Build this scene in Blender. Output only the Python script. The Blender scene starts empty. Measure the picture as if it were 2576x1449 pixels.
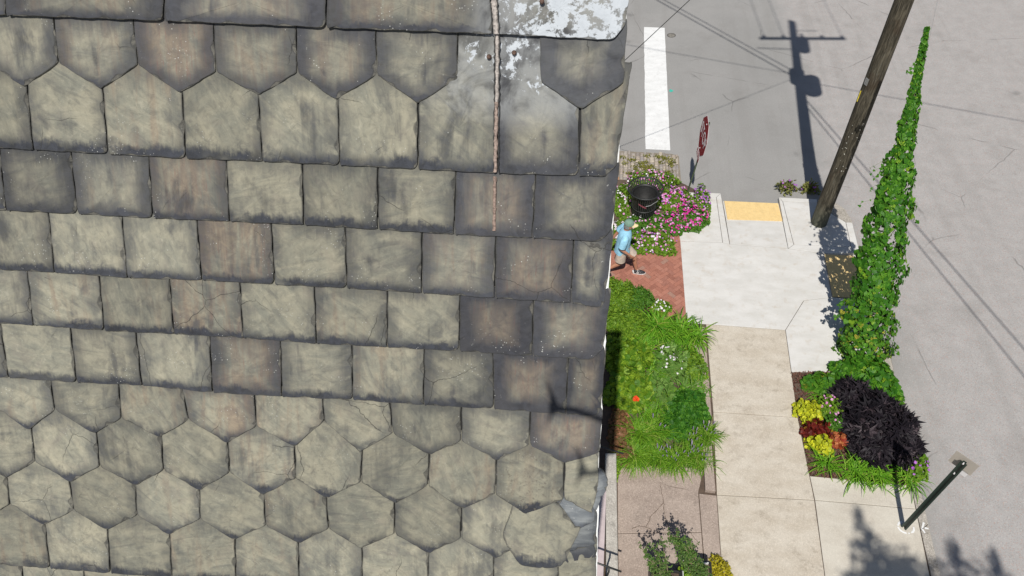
import bpy, bmesh, math, random
import numpy as np
from mathutils import Vector
random.seed(7); rs = np.random.RandomState(11)
sc = bpy.context.scene
PI = math.pi
# ---------------------------------------------------------------- camera
H = 12.4
CX, CY, F = 1288.0, 724.5, 1717.0           # the photograph seen 2576 px wide
M = np.array([[0.99045909, 0.05049026, -0.12822454],
              [0.12231093, -0.75075412, 0.64915968],
              [-0.06348886, -0.65864937, -0.74976675]])   # columns: camera right, down, forward
cam = bpy.data.cameras.new('camera'); co = bpy.data.objects.new('camera', cam); sc.collection.objects.link(co)
from mathutils import Matrix
mw = Matrix([[M[r, 0], -M[r, 1], -M[r, 2], 0] for r in range(3)] + [[0, 0, 0, 1]]); mw[2][3] = H
co.matrix_world = mw
cam.sensor_width = 36; cam.lens = 36 * F / 2576; cam.clip_start = 0.05; cam.clip_end = 3000
sc.camera = co
# ---------------------------------------------------------------- light
EL, AZ = math.radians(57.1), math.radians(3.9)
SUN = np.array([-math.sin(AZ) * math.cos(EL), -math.cos(AZ) * math.cos(EL), math.sin(EL)])
w = bpy.data.worlds.new('World'); sc.world = w; w.use_nodes = True
nt = w.node_tree; sky = nt.nodes.new('ShaderNodeTexSky'); sky.sky_type = 'NISHITA'; sky.sun_disc = False
sky.sun_elevation = EL; sky.sun_rotation = math.atan2(SUN[0], SUN[1]); sky.altitude = 100
bg = nt.nodes['Background']; bg.inputs[1].default_value = 0.06; nt.links.new(sky.outputs[0], bg.inputs[0])
sl = bpy.data.lights.new('sun', 'SUN'); sl.energy = 4.6; sl.angle = math.radians(0.53); sl.color = (1, .965, .9)
so = bpy.data.objects.new('sun', sl); sc.collection.objects.link(so)
so.rotation_euler = Vector(SUN).to_track_quat('Z', 'Y').to_euler(); so.location = (0, -30, 40)
sc.view_settings.view_transform = 'Standard'; sc.view_settings.look = 'None'
sc.view_settings.exposure = 0.0; sc.view_settings.gamma = 1
# ---------------------------------------------------------------- helpers
def ray(px, py): return M @ np.array([px - CX, py - CY, F])
def G(px, py, z=0.12):
    d = ray(px, py); t = (z - H) / d[2]; return np.array([d[0] * t, d[1] * t, z])
def link(o, parent=None):
    sc.collection.objects.link(o)
    if parent is not None: o.parent = parent
    return o
def tag(o, label=None, cat=None, group=None, kind=None):
    if label: o['label'] = label
    if cat: o['category'] = cat
    if group: o['group'] = group
    if kind: o['kind'] = kind
    return o
def empty(name, loc=(0, 0, 0), rz=0, label=None, cat=None, group=None):
    o = bpy.data.objects.new(name, None); o.location = loc; o.rotation_euler = (0, 0, rz); o.empty_display_size = .2
    link(o); return tag(o, label, cat, group)
def mesh(name, V, Fc, mat, parent=None, smooth=False, attrs=None, loc=(0, 0, 0)):
    me = bpy.data.meshes.new(name); me.from_pydata([tuple(v) for v in V], [], [tuple(f) for f in Fc])
    for m in (mat if isinstance(mat, (list, tuple)) else [mat]): me.materials.append(m)
    if attrs:
        for k, a in attrs.items():
            a = np.asarray(a, dtype=np.float32)
            if a.ndim == 1:
                at = me.attributes.new(k, 'FLOAT', 'POINT'); at.data.foreach_set('value', a)
            else:
                at = me.attributes.new(k, 'FLOAT_VECTOR', 'POINT'); at.data.foreach_set('vector', a.ravel())
    if smooth: me.polygons.foreach_set('use_smooth', [True] * len(me.polygons))
    me.update()
    o = bpy.data.objects.new(name, me); o.location = loc
    return link(o, parent)
class B:                                     # collects shapes for ONE mesh
    def __init__(s): s.V = []; s.F = []; s.A = []
    def add(s, V, Fc, a=0.0):
        k = len(s.V); s.V += [tuple(v) for v in V]; s.F += [tuple(i + k for i in f) for f in Fc]; s.A += [a] * len(V)
    def box(s, c, d, rz=0, a=0.0, bev=0.0, M3=None):
        x, y, z = [v / 2 for v in d]; b = min(bev, x * .6, y * .6)
        P = []
        if bev > 0:
            for (xx, yy, zz) in ((x, y, -z), (x, y, z - b), (x - b, y - b, z)):
                P += [(-xx, -yy, zz), (xx, -yy, zz), (xx, yy, zz), (-xx, yy, zz)]
            Fc = [(8, 9, 10, 11)] + [(l + i, l + (i + 1) % 4, l + 4 + (i + 1) % 4, l + 4 + i) for l in (0, 4) for i in range(4)]
        else:
            P = [(-x, -y, -z), (x, -y, -z), (x, y, -z), (-x, y, -z), (-x, -y, z), (x, -y, z), (x, y, z), (-x, y, z)]
            Fc = [(4, 5, 6, 7), (3, 2, 1, 0)] + [(i, (i + 1) % 4, 4 + (i + 1) % 4, 4 + i) for i in range(4)]
        cs, sn = math.cos(rz), math.sin(rz)
        P = np.array([(p[0] * cs - p[1] * sn, p[0] * sn + p[1] * cs, p[2]) for p in P])
        if M3 is not None: P = P @ np.array(M3).T
        s.add(P + np.array(c), Fc, a)
    def tube(s, pts, rad, n=10, a=0.0, cap=True, sq=1.0):
        pts = [np.array(p, float) for p in pts]; rad = [rad] * len(pts) if np.isscalar(rad) else rad
        V = []; ref = None
        for i, p in enumerate(pts):
            d = pts[min(i + 1, len(pts) - 1)] - pts[max(i - 1, 0)]; d = d / (np.linalg.norm(d) + 1e-9)
            if ref is None:
                ref = np.array([0, 0, 1.]) if abs(d[2]) < .9 else np.array([1., 0, 0])
            u = np.cross(ref, d); u /= np.linalg.norm(u) + 1e-9; v = np.cross(d, u); ref = v
            r = rad[i]; rx, ry = (r if isinstance(r, (tuple, list)) else (r, r * sq))
            for k in range(n):
                t = 2 * PI * k / n; V.append(p + u * math.cos(t) * rx + v * math.sin(t) * ry)
        Fc = [(i * n + k, i * n + (k + 1) % n, (i + 1) * n + (k + 1) % n, (i + 1) * n + k) for i in range(len(pts) - 1) for k in range(n)]
        if cap: Fc += [tuple(range(n - 1, -1, -1)), tuple((len(pts) - 1) * n + k for k in range(n))]
        s.add(V, Fc, a)
    def lathe(s, prof, c=(0, 0, 0), n=24, a=0.0):
        V = [(c[0] + r * math.cos(2 * PI * k / n), c[1] + r * math.sin(2 * PI * k / n), c[2] + z) for r, z in prof for k in range(n)]
        s.add(V, [(i * n + k, i * n + (k + 1) % n, (i + 1) * n + (k + 1) % n, (i + 1) * n + k) for i in range(len(prof) - 1) for k in range(n)], a)
    def build(s, name, mat, parent=None, smooth=False, loc=(0, 0, 0)):
        return mesh(name, s.V, s.F, mat, parent, smooth, {'tint': s.A}, loc)
# ---- materials
def node_mat(name, rough=.8, spec=.3):
    m = bpy.data.materials.new(name); m.use_nodes = True; t = m.node_tree; b = t.nodes['Principled BSDF']
    b.inputs['Roughness'].default_value = rough; b.inputs['Specular IOR Level'].default_value = spec
    return m, t, b
class N:
    def __init__(s, t): s.t = t
    def n(s, ty, **k):
        x = s.t.nodes.new('ShaderNode' + ty)
        for a, v in k.items(): setattr(x, a, v)
        return x
    def set(s, sock, v):
        if isinstance(v, bpy.types.NodeSocket): s.t.links.new(v, sock)
        elif isinstance(v, (tuple, list)) and len(v) == 3 and sock.type == 'RGBA': sock.default_value = (*v, 1)
        else: sock.default_value = v
    def math(s, op, a, b=0.0, c=0.0, clamp=False):
        x = s.n('Math', operation=op, use_clamp=clamp); s.set(x.inputs[0], a); s.set(x.inputs[1], b); s.set(x.inputs[2], c); return x.outputs[0]
    def mix(s, f, a, b, bt='MIX'):
        x = s.n('Mix', data_type='RGBA', blend_type=bt); s.set(x.inputs[0], f); s.set(x.inputs[6], a); s.set(x.inputs[7], b); return x.outputs[2]
    def ramp(s, v, lo, hi, a=0.0, b=1.0, smooth=True):
        x = s.n('MapRange', interpolation_type='SMOOTHSTEP' if smooth else 'LINEAR'); s.set(x.inputs[0], v)
        s.set(x.inputs[1], lo); s.set(x.inputs[2], hi); s.set(x.inputs[3], a); s.set(x.inputs[4], b); return x.outputs[0]
    def noise(s, vec, scale, detail=4, rough=.55, dist=0.0):
        x = s.n('TexNoise'); s.set(x.inputs['Vector'], vec); x.inputs['Scale'].default_value = scale; x.inputs['Detail'].default_value = detail
        x.inputs['Roughness'].default_value = rough; x.inputs['Distortion'].default_value = dist; return x.outputs[0]
    def voro(s, vec, scale, feat='F1', out=0, rnd=1.0):
        x = s.n('TexVoronoi', feature=feat); s.set(x.inputs['Vector'], vec); x.inputs['Scale'].default_value = scale
        x.inputs['Randomness'].default_value = rnd; return x.outputs[out]
    def pos(s): return s.n('NewGeometry').outputs['Position']
    def map(s, v, scale=(1, 1, 1), rot=(0, 0, 0), loc=(0, 0, 0)):
        x = s.n('Mapping'); s.set(x.inputs[0], v); x.inputs[1].default_value = loc; x.inputs[2].default_value = rot; x.inputs[3].default_value = scale; return x.outputs[0]
    def attr(s, name, out='Fac'): return s.n('Attribute', attribute_name=name).outputs[out]
    def bump(s, h, strength, dist, bsdf):
        x = s.n('Bump'); x.inputs['Strength'].default_value = strength; x.inputs['Distance'].default_value = dist
        s.set(x.inputs['Height'], h); s.t.links.new(x.outputs[0], bsdf.inputs['Normal'])
def plain(name, col, rough=.6, spec=.4, var=.25, scale=20, metal=0.0, bump=0.0):
    m, t, b = node_mat(name, rough, spec); g = N(t); p = g.pos()
    n1 = g.noise(p, scale, 5)
    c = g.mix(g.ramp(n1, .3, .7), tuple(x * (1 - var) for x in col), tuple(min(1, x * (1 + var)) for x in col))
    g.set(b.inputs['Base Color'], c); b.inputs['Metallic'].default_value = metal
    if bump: g.bump(n1, bump, .01, b)
    return m
def leafmat(name, c1, c2, c3=None, rough=.5, trans=.25):
    m, t, b = node_mat(name, rough, .2); g = N(t); a = g.attr('tint')
    c = g.mix(a, c1, c2)
    if c3: c = g.mix(g.ramp(a, .8, 1.0), c, c3)
    c = g.mix(g.ramp(g.noise(g.pos(), 60, 2), .35, .7), c, tuple(x * .75 for x in c1) if not isinstance(c1, bpy.types.NodeSocket) else c1)
    g.set(b.inputs['Base Color'], c)
    if trans:
        tr = g.n('BsdfTranslucent'); g.set(tr.inputs[0], g.mix(.5, c, c2)); mx = g.n('MixShader'); mx.inputs[0].default_value = trans
        o = t.nodes['Material Output']; t.links.new(b.outputs[0], mx.inputs[1]); t.links.new(tr.outputs[0], mx.inputs[2]); t.links.new(mx.outputs[0], o.inputs[0])
    return m

# ======================================================================= GROUND MATERIALS
def asphalt():
    m, t, b = node_mat('asphalt', .9, .25); g = N(t); p = g.pos()
    sx = g.n('SeparateXYZ'); g.set(sx.inputs[0], p)
    big = g.noise(p, .35, 4, .6); mid = g.noise(p, 3, 4)
    side = g.ramp(g.math('ADD', sx.outputs[0], g.math('MULTIPLY', g.math('SUBTRACT', big, .5), 2.5)), 5.6, 6.6)
    c = g.mix(g.ramp(big, .3, .7), (.290, .283, .272), (.330, .320, .308))
    c2 = g.mix(g.ramp(mid, .3, .7), (.365, .348, .335), (.405, .385, .372))
    c = g.mix(side, c, c2)
    agg = g.voro(p, 70, out=1)
    sep = g.n('SeparateColor'); g.set(sep.inputs[0], agg)
    sp = sep.outputs[0]
    c = g.mix(g.math('MULTIPLY', g.ramp(sp, .86, .95), g.math('ADD', g.math('MULTIPLY', side, .22), .10)), c, (.60, .57, .54))
    c = g.mix(g.math('MULTIPLY', g.ramp(sp, .16, .05), g.math('ADD', g.math('MULTIPLY', side, .12), .12)), c, (.12, .115, .112))
    c = g.mix(g.math('MULTIPLY', g.ramp(sep.outputs[1], .9, .95), g.math('MULTIPLY', side, .5)), c, (.42, .25, .2))
    fine = g.noise(p, 45, 4, .7); c = g.mix(g.ramp(fine, .2, .8, .0, .45), c, g.mix(1.0, c, (.62, .62, .62), 'MULTIPLY'))
    # cracks
    wv = g.mix(.14, p, g.n('TexNoise').outputs[1])
    wn = g.n('TexNoise'); g.set(wn.inputs['Vector'], p); wn.inputs['Scale'].default_value = 3.0; wn.inputs['Detail'].default_value = 6
    wv = g.mix(.12, p, wn.outputs[1], 'ADD')
    cr = g.voro(wv, .24, 'DISTANCE_TO_EDGE')
    crm = g.math('MULTIPLY', g.ramp(cr, .0015, .004, 1, 0), g.ramp(g.noise(p, .6, 3), .49, .57))
    c = g.mix(g.math('MULTIPLY', crm, .45), c, (.10, .095, .09))
    st = g.ramp(g.voro(g.map(p, loc=(3.3, 1.2, 0)), 1.3), .05, .02, 0, 1)
    st = g.math('MULTIPLY', st, g.ramp(g.noise(p, 30, 2), .4, .6))
    c = g.mix(g.math('MULTIPLY', g.ramp(g.voro(p, 2.2), .028, .014), .6), c, (.07, .065, .065))
    dirt = g.ramp(g.noise(p, .9, 5, .6), .52, .70); c = g.mix(g.math('MULTIPLY', dirt, .22), c, (.19, .178, .165))
    tr = g.noise(g.map(p, (2.2, .12, 1), (0, 0, .12)), 1, 4, .55); c = g.mix(g.math('MULTIPLY', g.ramp(tr, .50, .68), .20), c, (.22, .208, .195))
    oil = g.math('MULTIPLY', g.ramp(g.voro(g.mix(.25, p, wn.outputs[1], 'ADD'), .75), .16, .07), g.ramp(g.noise(p, .45, 2), .52, .60)); c = g.mix(g.math('MULTIPLY', oil, .35), c, (.10, .098, .095))
    g.set(b.inputs['Base Color'], c)
    g.bump(g.math('ADD', g.math('MULTIPLY', fine, .6), g.math('MULTIPLY', g.voro(p, 70), .6)), .3, .005, b)
    return m
def concrete(name, ca, cb, stain=(.3, .25, .2), amt=.25, speck=.3, sc_=1.0, agg=0.0, rough=.85):
    m, t, b = node_mat(name, rough, .25); g = N(t); p = g.pos()
    n1 = g.noise(g.map(p, (1, 2.2, 1)), 1.1 * sc_, 6, .6); c = g.mix(g.ramp(n1, .3, .7), ca, cb)
    n2 = g.noise(p, 3.5 * sc_, 6, .65, .4); c = g.mix(g.math('MULTIPLY', g.ramp(n2, .5, .75), amt), c, stain)
    f = g.noise(p, 55, 5, .7); c = g.mix(g.ramp(f, .25, .75, 0, speck), c, g.mix(1.0, c, (.66, .65, .63), 'MULTIPLY'))
    if agg:
        s2 = g.n('SeparateColor'); g.set(s2.inputs[0], g.voro(p, 65, out=1))
        c = g.mix(g.math('MULTIPLY', g.ramp(s2.outputs[0], .7, .9), agg), c, tuple(min(1, x * 1.5) for x in cb))
        c = g.mix(g.math('MULTIPLY', g.ramp(s2.outputs[1], .8, .93), agg), c, tuple(x * .45 for x in ca))
    c = g.mix(g.math('MULTIPLY', g.ramp(g.voro(p, 1.7), .03, .015), .5), c, (.12, .1, .09))
    g.set(b.inputs['Base Color'], c); g.bump(g.math('ADD', f, g.math('MULTIPLY', n2, .8)), .35, .004, b)
    return m
M_asph = asphalt()
M_light = concrete('new_concrete', (.56, .545, .515), (.64, .625, .60), (.47, .40, .32), .5, .2, 1.6)
M_tan = concrete('old_concrete', (.49, .43, .35), (.58, .525, .445), (.30, .255, .20), .6, .4, 1.5, .15)
M_verge = concrete('verge_concrete', (.50, .455, .385), (.58, .54, .465), (.36, .31, .26), .3, .3, 1.2, .1)
M_patio = concrete('pink_concrete', (.325, .26, .22), (.41, .335, .285), (.20, .165, .14), .6, .45, 1.2, .3)
M_granite = concrete('granite', (.33, .30, .26), (.42, .385, .34), (.2, .18, .15), .5, .5, 2, .5)
M_cap = concrete('wall_concrete', (.40, .37, .33), (.50, .47, .42), (.20, .185, .165), .7, .5, 2, .3)
M_base = concrete('dirt', (.09, .065, .05), (.14, .10, .075), (.05, .04, .03), .5, .6, 4)
def mk_tint(name, cols, rough=.85, nsc=30, dark=.6, bump=.3):
    m, t, b = node_mat(name, rough, .25); g = N(t); a = g.attr('tint'); x = g.n('ValToRGB'); r = x.color_ramp; r.interpolation = 'LINEAR'
    while len(r.elements) < len(cols): r.elements.new(.5)
    for i, c in enumerate(cols): r.elements[i].position = i / (len(cols) - 1); r.elements[i].color = (*c, 1)
    g.set(x.inputs[0], a); f = g.noise(g.pos(), nsc, 5, .65)
    c = g.mix(g.ramp(f, .3, .75), x.outputs[0], g.mix(1.0, x.outputs[0], (dark, dark, dark), 'MULTIPLY'))
    g.set(b.inputs['Base Color'], c); g.bump(f, bump, .006, b); return m
M_brick = mk_tint('brick', [(.30, .125, .09), (.40, .17, .12), (.44, .20, .145), (.35, .15, .11), (.36, .22, .17)], dark=.75)
M_sett = mk_tint('sett_stone', [(.30, .26, .23), (.42, .37, .32), (.34, .31, .30), (.55, .48, .38), (.40, .33, .28), (.58, .32, .18)])
def road_paint():
    m = concrete('road_paint', (.70, .70, .69), (.78, .78, .77), (.50, .49, .47), .5, .25, 2); t = m.node_tree; g = N(t); b = t.nodes['Principled BSDF']; src = b.inputs['Base Color'].links[0].from_socket; p = g.pos()
    ch = g.math('MULTIPLY', g.ramp(g.noise(p, 28, 6, .75), .62, .66), g.ramp(g.noise(p, 1.6, 3), .50, .62))
    g.set(b.inputs['Base Color'], g.mix(g.math('MULTIPLY', ch, .8), src, (.30, .29, .28))); return m
M_white = road_paint()

M_tact = mk_tint('tactile_yellow', [(.74, .52, .22), (.82, .62, .32)], nsc=12, dark=.85)
M_mulch = mk_tint('mulch', [(.07, .03, .022), (.14, .065, .045), (.22, .12, .085)], dark=.6)

# ======================================================================= GROUND
Sg = 900
tag(mesh('road', [(-Sg, -Sg, 0), (Sg, -Sg, 0), (Sg, Sg, 0), (-Sg, Sg, 0)], [(0, 1, 2, 3)], M_asph), kind='structure')
def area2(P): return sum(P[i][0] * P[(i + 1) % len(P)][1] - P[(i + 1) % len(P)][0] * P[i][1] for i in range(len(P))) / 2
def inset(P, d):
    n = len(P); P = [np.array(p, float) for p in P]
    if area2(P) < 0: P = P[::-1]
    out = []
    for i in range(n):
        a, b_, c = P[i - 1], P[i], P[(i + 1) % n]
        e1 = (b_ - a)[:2]; e2 = (c - b_)[:2]; e1 /= np.linalg.norm(e1) + 1e-9; e2 /= np.linalg.norm(e2) + 1e-9
        n1 = np.array([-e1[1], e1[0]]); n2 = np.array([-e2[1], e2[0]]); k = n1 + n2; k /= max(.35, (k @ k) / 2) ** 1.0 * 1
        q = b_.copy(); q[:2] += k * d; out.append(q)
    return out
def slab(bd, pts, z=.12, ins=.005, thick=.1, a=0.0, bev=.006):
    P = [G(p[0], p[1], (p[2] if len(p) > 2 else z)) for p in pts]
    Pi = inset(P, ins); Pt = inset(Pi, bev); n = len(P)
    V = [q - np.array([0, 0, thick]) for q in Pi] + [q - np.array([0, 0, bev * .6]) for q in Pi] + Pt
    Fc = [(l + i, l + (i + 1) % n, l + n + (i + 1) % n, l + n + i) for l in (0, n) for i in range(n)] + [tuple(2 * n + i for i in range(n))]
    bd.add(V, Fc, a)
def flat(name, pts, mat, z, kind='structure'):
    return tag(mesh(name, [G(p[0], p[1], z) for p in pts], [tuple(range(len(pts)))], mat), kind=kind)
# corner block of earth that everything on the pavement rests on
bd = B(); slab(bd, [(1100, 452), (1700, 452), (1768, 486), (1813, 487), (1836, 614), (1983, 625), (1961, 498), (2053, 502), (2099, 509), (2125, 526), (2141, 551), (2160, 630),
      (2072, 638), (2094, 747), (2188, 760), (2240, 893), (2308, 1203), (2364, 1449), (2430, 1800), (2900, 4200), (600, 4200)], z=.10, ins=0)
tag(bd.build('ground', M_base), kind='structure')
# new concrete kerb ramp corner
bd = B()
for pts in ([(1690, 494), (1802, 496), (1818, 610), (1711, 606)], [(1690, 483), (1768, 484), (1813, 486), (1802, 496), (1690, 494)], [(1802, 496), (1813, 486), (1836, 614), (1818, 610)],
            [(1818, 505, .015), (1959, 511, .015), (1983, 625), (1836, 614)],
            [(1711, 606), (1818, 610), (1836, 614), (1983, 625), (2072, 638), (2094, 747), (2022, 756), (1976, 830), (1776, 815), (1727, 812)],
            [(1969, 506), (2056, 511), (2098, 541), (2128, 559), (2141, 621), (1997, 615)], [(1959, 496), (2056, 501), (2056, 511), (1969, 506)], [(1959, 496), (1969, 506), (1997, 615), (1983, 625)],
            [(1983, 625), (1997, 615), (2141, 621), (2150, 637), (2072, 638)], [(2128, 559), (2144, 559), (2163, 635), (2150, 637), (2141, 621)],
            [(2072, 638), (2160, 642, .015), (2186, 755, .015), (2094, 747)],
            [(2022, 756), (2094, 747), (2172, 757), (2205, 838), (2222, 893), (2230, 934), (1991, 936), (1976, 830)]):
    slab(bd, pts, thick=.09)
tag(bd.build('kerb_ramp', M_light), kind='structure')
bd = B()
for pts in ([(1776, 815), (1976, 830), (2007, 1050), (1794, 1036)], [(1794, 1036), (2007, 1050), (2049, 1258), (1803, 1245)], [(1803, 1245), (2049, 1258), (2082, 1500), (1820, 1490)],
            [(1820, 1490), (2082, 1500), (2125, 1790), (1840, 1775)], [(1840, 1775), (2125, 1790), (2200, 2300), (1870, 2280)]): slab(bd, pts)
tag(bd.build('sidewalk', M_tan), kind='structure')
bd = B()
for pts in ([(2037, 1197), (2292, 1221), (2304, 1280), (2050, 1258)], [(2050, 1258), (2304, 1280), (2350, 1500), (2082, 1500)], [(2082, 1500), (2350, 1500), (2410, 1790), (2125, 1790)], [(2125, 1790), (2410, 1790), (2520, 2300), (2200, 2300)]): slab(bd, pts)
tag(bd.build('verge_pavement', M_verge), kind='structure')
bd = B()
for pts in ([(2056, 501), (2099, 508), (2125, 525), (2141, 550), (2144, 559), (2128, 559), (2098, 541), (2056, 511)], [(2172, 757), (2188, 760), (2240, 893), (2222, 893)], [(2222, 893), (2240, 893), (2310, 1203), (2292, 1221)],
            [(2292, 1221), (2310, 1203), (2336, 1318), (2316, 1334)], [(2316, 1334), (2336, 1318), (2379, 1500), (2354, 1500)], [(2354, 1500), (2379, 1500), (2500, 2050), (2465, 2050)]): slab(bd, pts, .125)
tag(bd.build('kerb', M_granite), kind='structure')
bd = B()
for pts in ([(1553, 1172), (1768, 1176), (1770, 1182), (1757, 1239), (1765, 1339), (1554, 1342)], [(1554, 1342), (1765, 1339), (1779, 1520), (1557, 1520)], [(1758, 1241), (1803, 1246), (1822, 1520), (1780, 1520)],
            [(1557, 1520), (1822, 1520), (1860, 2200), (1560, 2200)]): slab(bd, pts, .118)
slab(bd, [(1768, 1120), (1791, 1120), (1801, 1236), (1774, 1233)], .20)
slab(bd, [(1738, 822), (1774, 822), (1790, 1036), (1799, 1118), (1768, 1118), (1752, 1000)], .119)
tag(bd.build('patio', M_patio), kind='structure')
# crack lines in the patio: real grooves filled with dirt, thin strips 3 mm proud
bd = B()
def crack(pts, wd=.006, z=.1225):
    for i in range(len(pts) - 1):
        a, c = G(*pts[i], z), G(*pts[i + 1], z); m = 5; prev = None
        d = c - a; nn = np.array([-d[1], d[0], 0]); nn /= np.linalg.norm(nn)
        L = [a + d * k / m + nn * random.uniform(-.012, .012) * (0 < k < m) for k in range(m + 1)]
        for k in range(m):
            w1 = nn * wd * random.uniform(.4, 1)
            bd.add([L[k] - w1, L[k] + w1, L[k + 1] + w1, L[k + 1] - w1], [(0, 3, 2, 1)])
crack([(1660, 1213), (1668, 1255), (1672, 1290), (1683, 1330), (1690, 1370)]); crack([(1668, 1266), (1640, 1295), (1625, 1325)]); crack([(1590, 1331), (1608, 1322), (1622, 1325), (1640, 1334)])
crack([(1660, 1213), (1690, 1225), (1730, 1232)], .004); crack([(1735, 1335), (1745, 1350), (1757, 1366)])
tag(bd.build('crack_lines', M_base), kind='structure')
# crosswalk bar
bd = B(); rows = 40
L0, L1, R0, R1 = (1620, 68), (1624, 375), (1672, 70), (1686, 378)
V = []
for i in range(rows + 1):
    t = i / rows; j = random.uniform(-1, 1) * (.9 if .05 < t < .95 else .3)
    V += [G(L0[0] + (L1[0] - L0[0]) * t + j * .8, L0[1] + (L1[1] - L0[1]) * t + (random.uniform(-1, 1) if i in (0, rows) else 0), .004), G(R0[0] + (R1[0] - R0[0]) * t + j * .3, R0[1] + (R1[1] - R0[1]) * t, .004)]
bd.add(V, [(2 * i, 2 * i + 2, 2 * i + 3, 2 * i + 1) for i in range(rows)])
tag(bd.build('crosswalk_marking', M_white), kind='structure')
# survey paint marks: teal dot, white ring and arrow
def blob(px, py, rx, ry, z, n=14, jit=.25, rot=0):
    c = G(px, py, z); return [c + np.array([math.cos(2 * PI * k / n + rot) * rx * (1 + random.uniform(-jit, jit)), math.sin(2 * PI * k / n + rot) * ry * (1 + random.uniform(-jit, jit)), 0]) for k in range(n)]
M_teal = plain('teal_paint', (.05, .42, .33), .8)
P = blob(1688, 228, .06, .07, .004); tag(mesh('teal_paint_mark', P, [tuple(range(len(P)))], M_teal), kind='structure')
bd = B()
c = G(2279, 1327, .124)
for k in range(30):
    t0, t1 = 2 * PI * k / 30, 2 * PI * (k + 1) / 30
    if random.random() < .25: continue
    w0 = random.uniform(.012, .025); r0 = .13
    bd.add([c + np.array([math.cos(t) * r, math.sin(t) * r * .8, 0]) for t, r in ((t0, r0 - w0), (t0, r0 + w0), (t1, r0 + w0), (t1, r0 - w0))], [(0, 1, 2, 3)])
for a, b_ in (((2324, 1314), (2320, 1330)), ((2319, 1329), (2327, 1341)), ((2326, 1328), (2336, 1330))):
    p, q = G(*a, .1295), G(*b_, .1295); d = q - p; nn = np.array([-d[1], d[0], 0]); nn = nn / np.linalg.norm(nn) * .018
    bd.add([p - nn, p + nn, q + nn * .7, q - nn * .7], [(0, 3, 2, 1)])
tag(bd.build('survey_paint_mark', M_white), kind='structure')
# brick path, herringbone
def inside(p, poly):
    c = False; j = len(poly) - 1
    for i in range(len(poly)):
        if (poly[i][1] > p[1]) != (poly[j][1] > p[1]) and p[0] < (poly[j][0] - poly[i][0]) * (p[1] - poly[i][1]) / (poly[j][1] - poly[i][1]) + poly[i][0]: c = not c
        j = i
    return c
poly = [G(*p) for p in [(1440, 560), (1716, 575), (1728, 806), (1700, 815), (1600, 760), (1430, 760)]]
bd = B(); a_ = .1; cs, sn = math.cos(.78), math.sin(.78)
for i in range(-45, 46):
    for j in range(-45, 46):
        for (dx, dy, w_, h_) in ((0, 0, 2, 1), (0, 1, 1, 2)):
            # herringbone lattice
            x = i * 1 + j * 2 + dx + 0.0; y = i * 1 - j * 2 + dy
            x0, y0 = x, y
            cx, cy = (x0 + w_ / 2) * a_, (y0 + h_ / 2) * a_
            X = 1.2 + cx * cs - cy * sn; Y = 11.5 + cx * sn + cy * cs
            if inside((X, Y), poly):
                bd.box((X, Y, .095 + random.uniform(-.001, .001)), (w_ * a_ - .003, h_ * a_ - .003, .04), .78, random.random() * .8 if random.random() > .06 else .95, .003)
tag(bd.build('brick_path', M_brick), kind='structure')
# stone setts apron
poly = [G(*p, .02) for p in [(1480, 375), (1560, 380), (1688, 387), (1706, 392), (1712, 460), (1480, 460)]]
bd = B(); x = -1.2
while x < 2.6:
    wd = random.uniform(.075, .13); y = 13.6 + random.random() * .1
    while y < 17.2:
        ln = random.uniform(.12, .24)
        if inside((x + wd / 2, y + ln / 2), poly):
            bd.box((x + wd / 2 + random.uniform(-.008, .008), y + ln / 2, random.uniform(-.008, .004)), (wd - random.uniform(.012, .024), ln - random.uniform(.012, .03), .06), random.uniform(-.05, .05), (random.random() * .78 if random.random() < .965 else 1.0), .016)
        y += ln
    x += wd
tag(bd.build('cobblestone_apron', M_sett), kind='structure')
P = inset([np.array([p[0], p[1], .006]) for p in poly], -.02); tag(mesh('apron_joint_sand', P, [tuple(range(len(P)))], concrete('sand', (.20, .17, .13), (.28, .24, .19))), kind='structure')

# ---- tactile plates
def tactile(pts, label, z0, z1, nx, ny, a):
    c = [G(p[0], p[1], z) for p, z in zip(pts, (z0, z0, z1, z1))] if a == 'y' else [G(p[0], p[1], z) for p, z in zip(pts, (z1, z0, z0, z1))]
    o = empty('tactile_paving', tuple(sum(c) / 4), 0, label, 'tactile paving', 'yellow tactile plates')
    c = [q - sum(c) / 4 for q in c]
    bd = B(); up = np.array([0, 0, .009]); bd.add([q + up for q in c] + [q - up for q in c], [(3, 2, 1, 0), (0, 1, 5, 4), (1, 2, 6, 5), (2, 3, 7, 6), (3, 0, 4, 7)], .5); bd.build('plate', M_tact, o)
    bd = B()
    for i in range(nx):
        for j in range(ny):
            u, v = (i + .5) / nx, (j + .5) / ny; q = (c[0] * (1 - u) + c[1] * u) * (1 - v) + (c[3] * (1 - u) + c[2] * u) * v
            V = [q + np.array([math.cos(t) * r, math.sin(t) * r, h]) for r, h in ((.0125, .0092), (.008, .0145)) for t in [2 * PI * k / 6 for k in range(6)]]
            bd.add(V, [(k, (k + 1) % 6, 6 + (k + 1) % 6, 6 + k) for k in range(6)] + [tuple(range(6, 12))], random.random() * .6)
    tag(bd.build('domes', M_tact, o), kind='stuff')
tactile([(1822, 506), (1957, 512), (1968, 556), (1830, 552)], 'sunlit yellow tactile plate at the top of the kerb ramp, facing the crosswalk', .030, .068, 24, 12, 'y')
tactile([(2074, 640), (2147, 644), (2171, 752), (2095, 746)], 'shaded yellow tactile plate half hidden beside the climbing vine', .045, .13, 12, 24, 'x')
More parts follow.
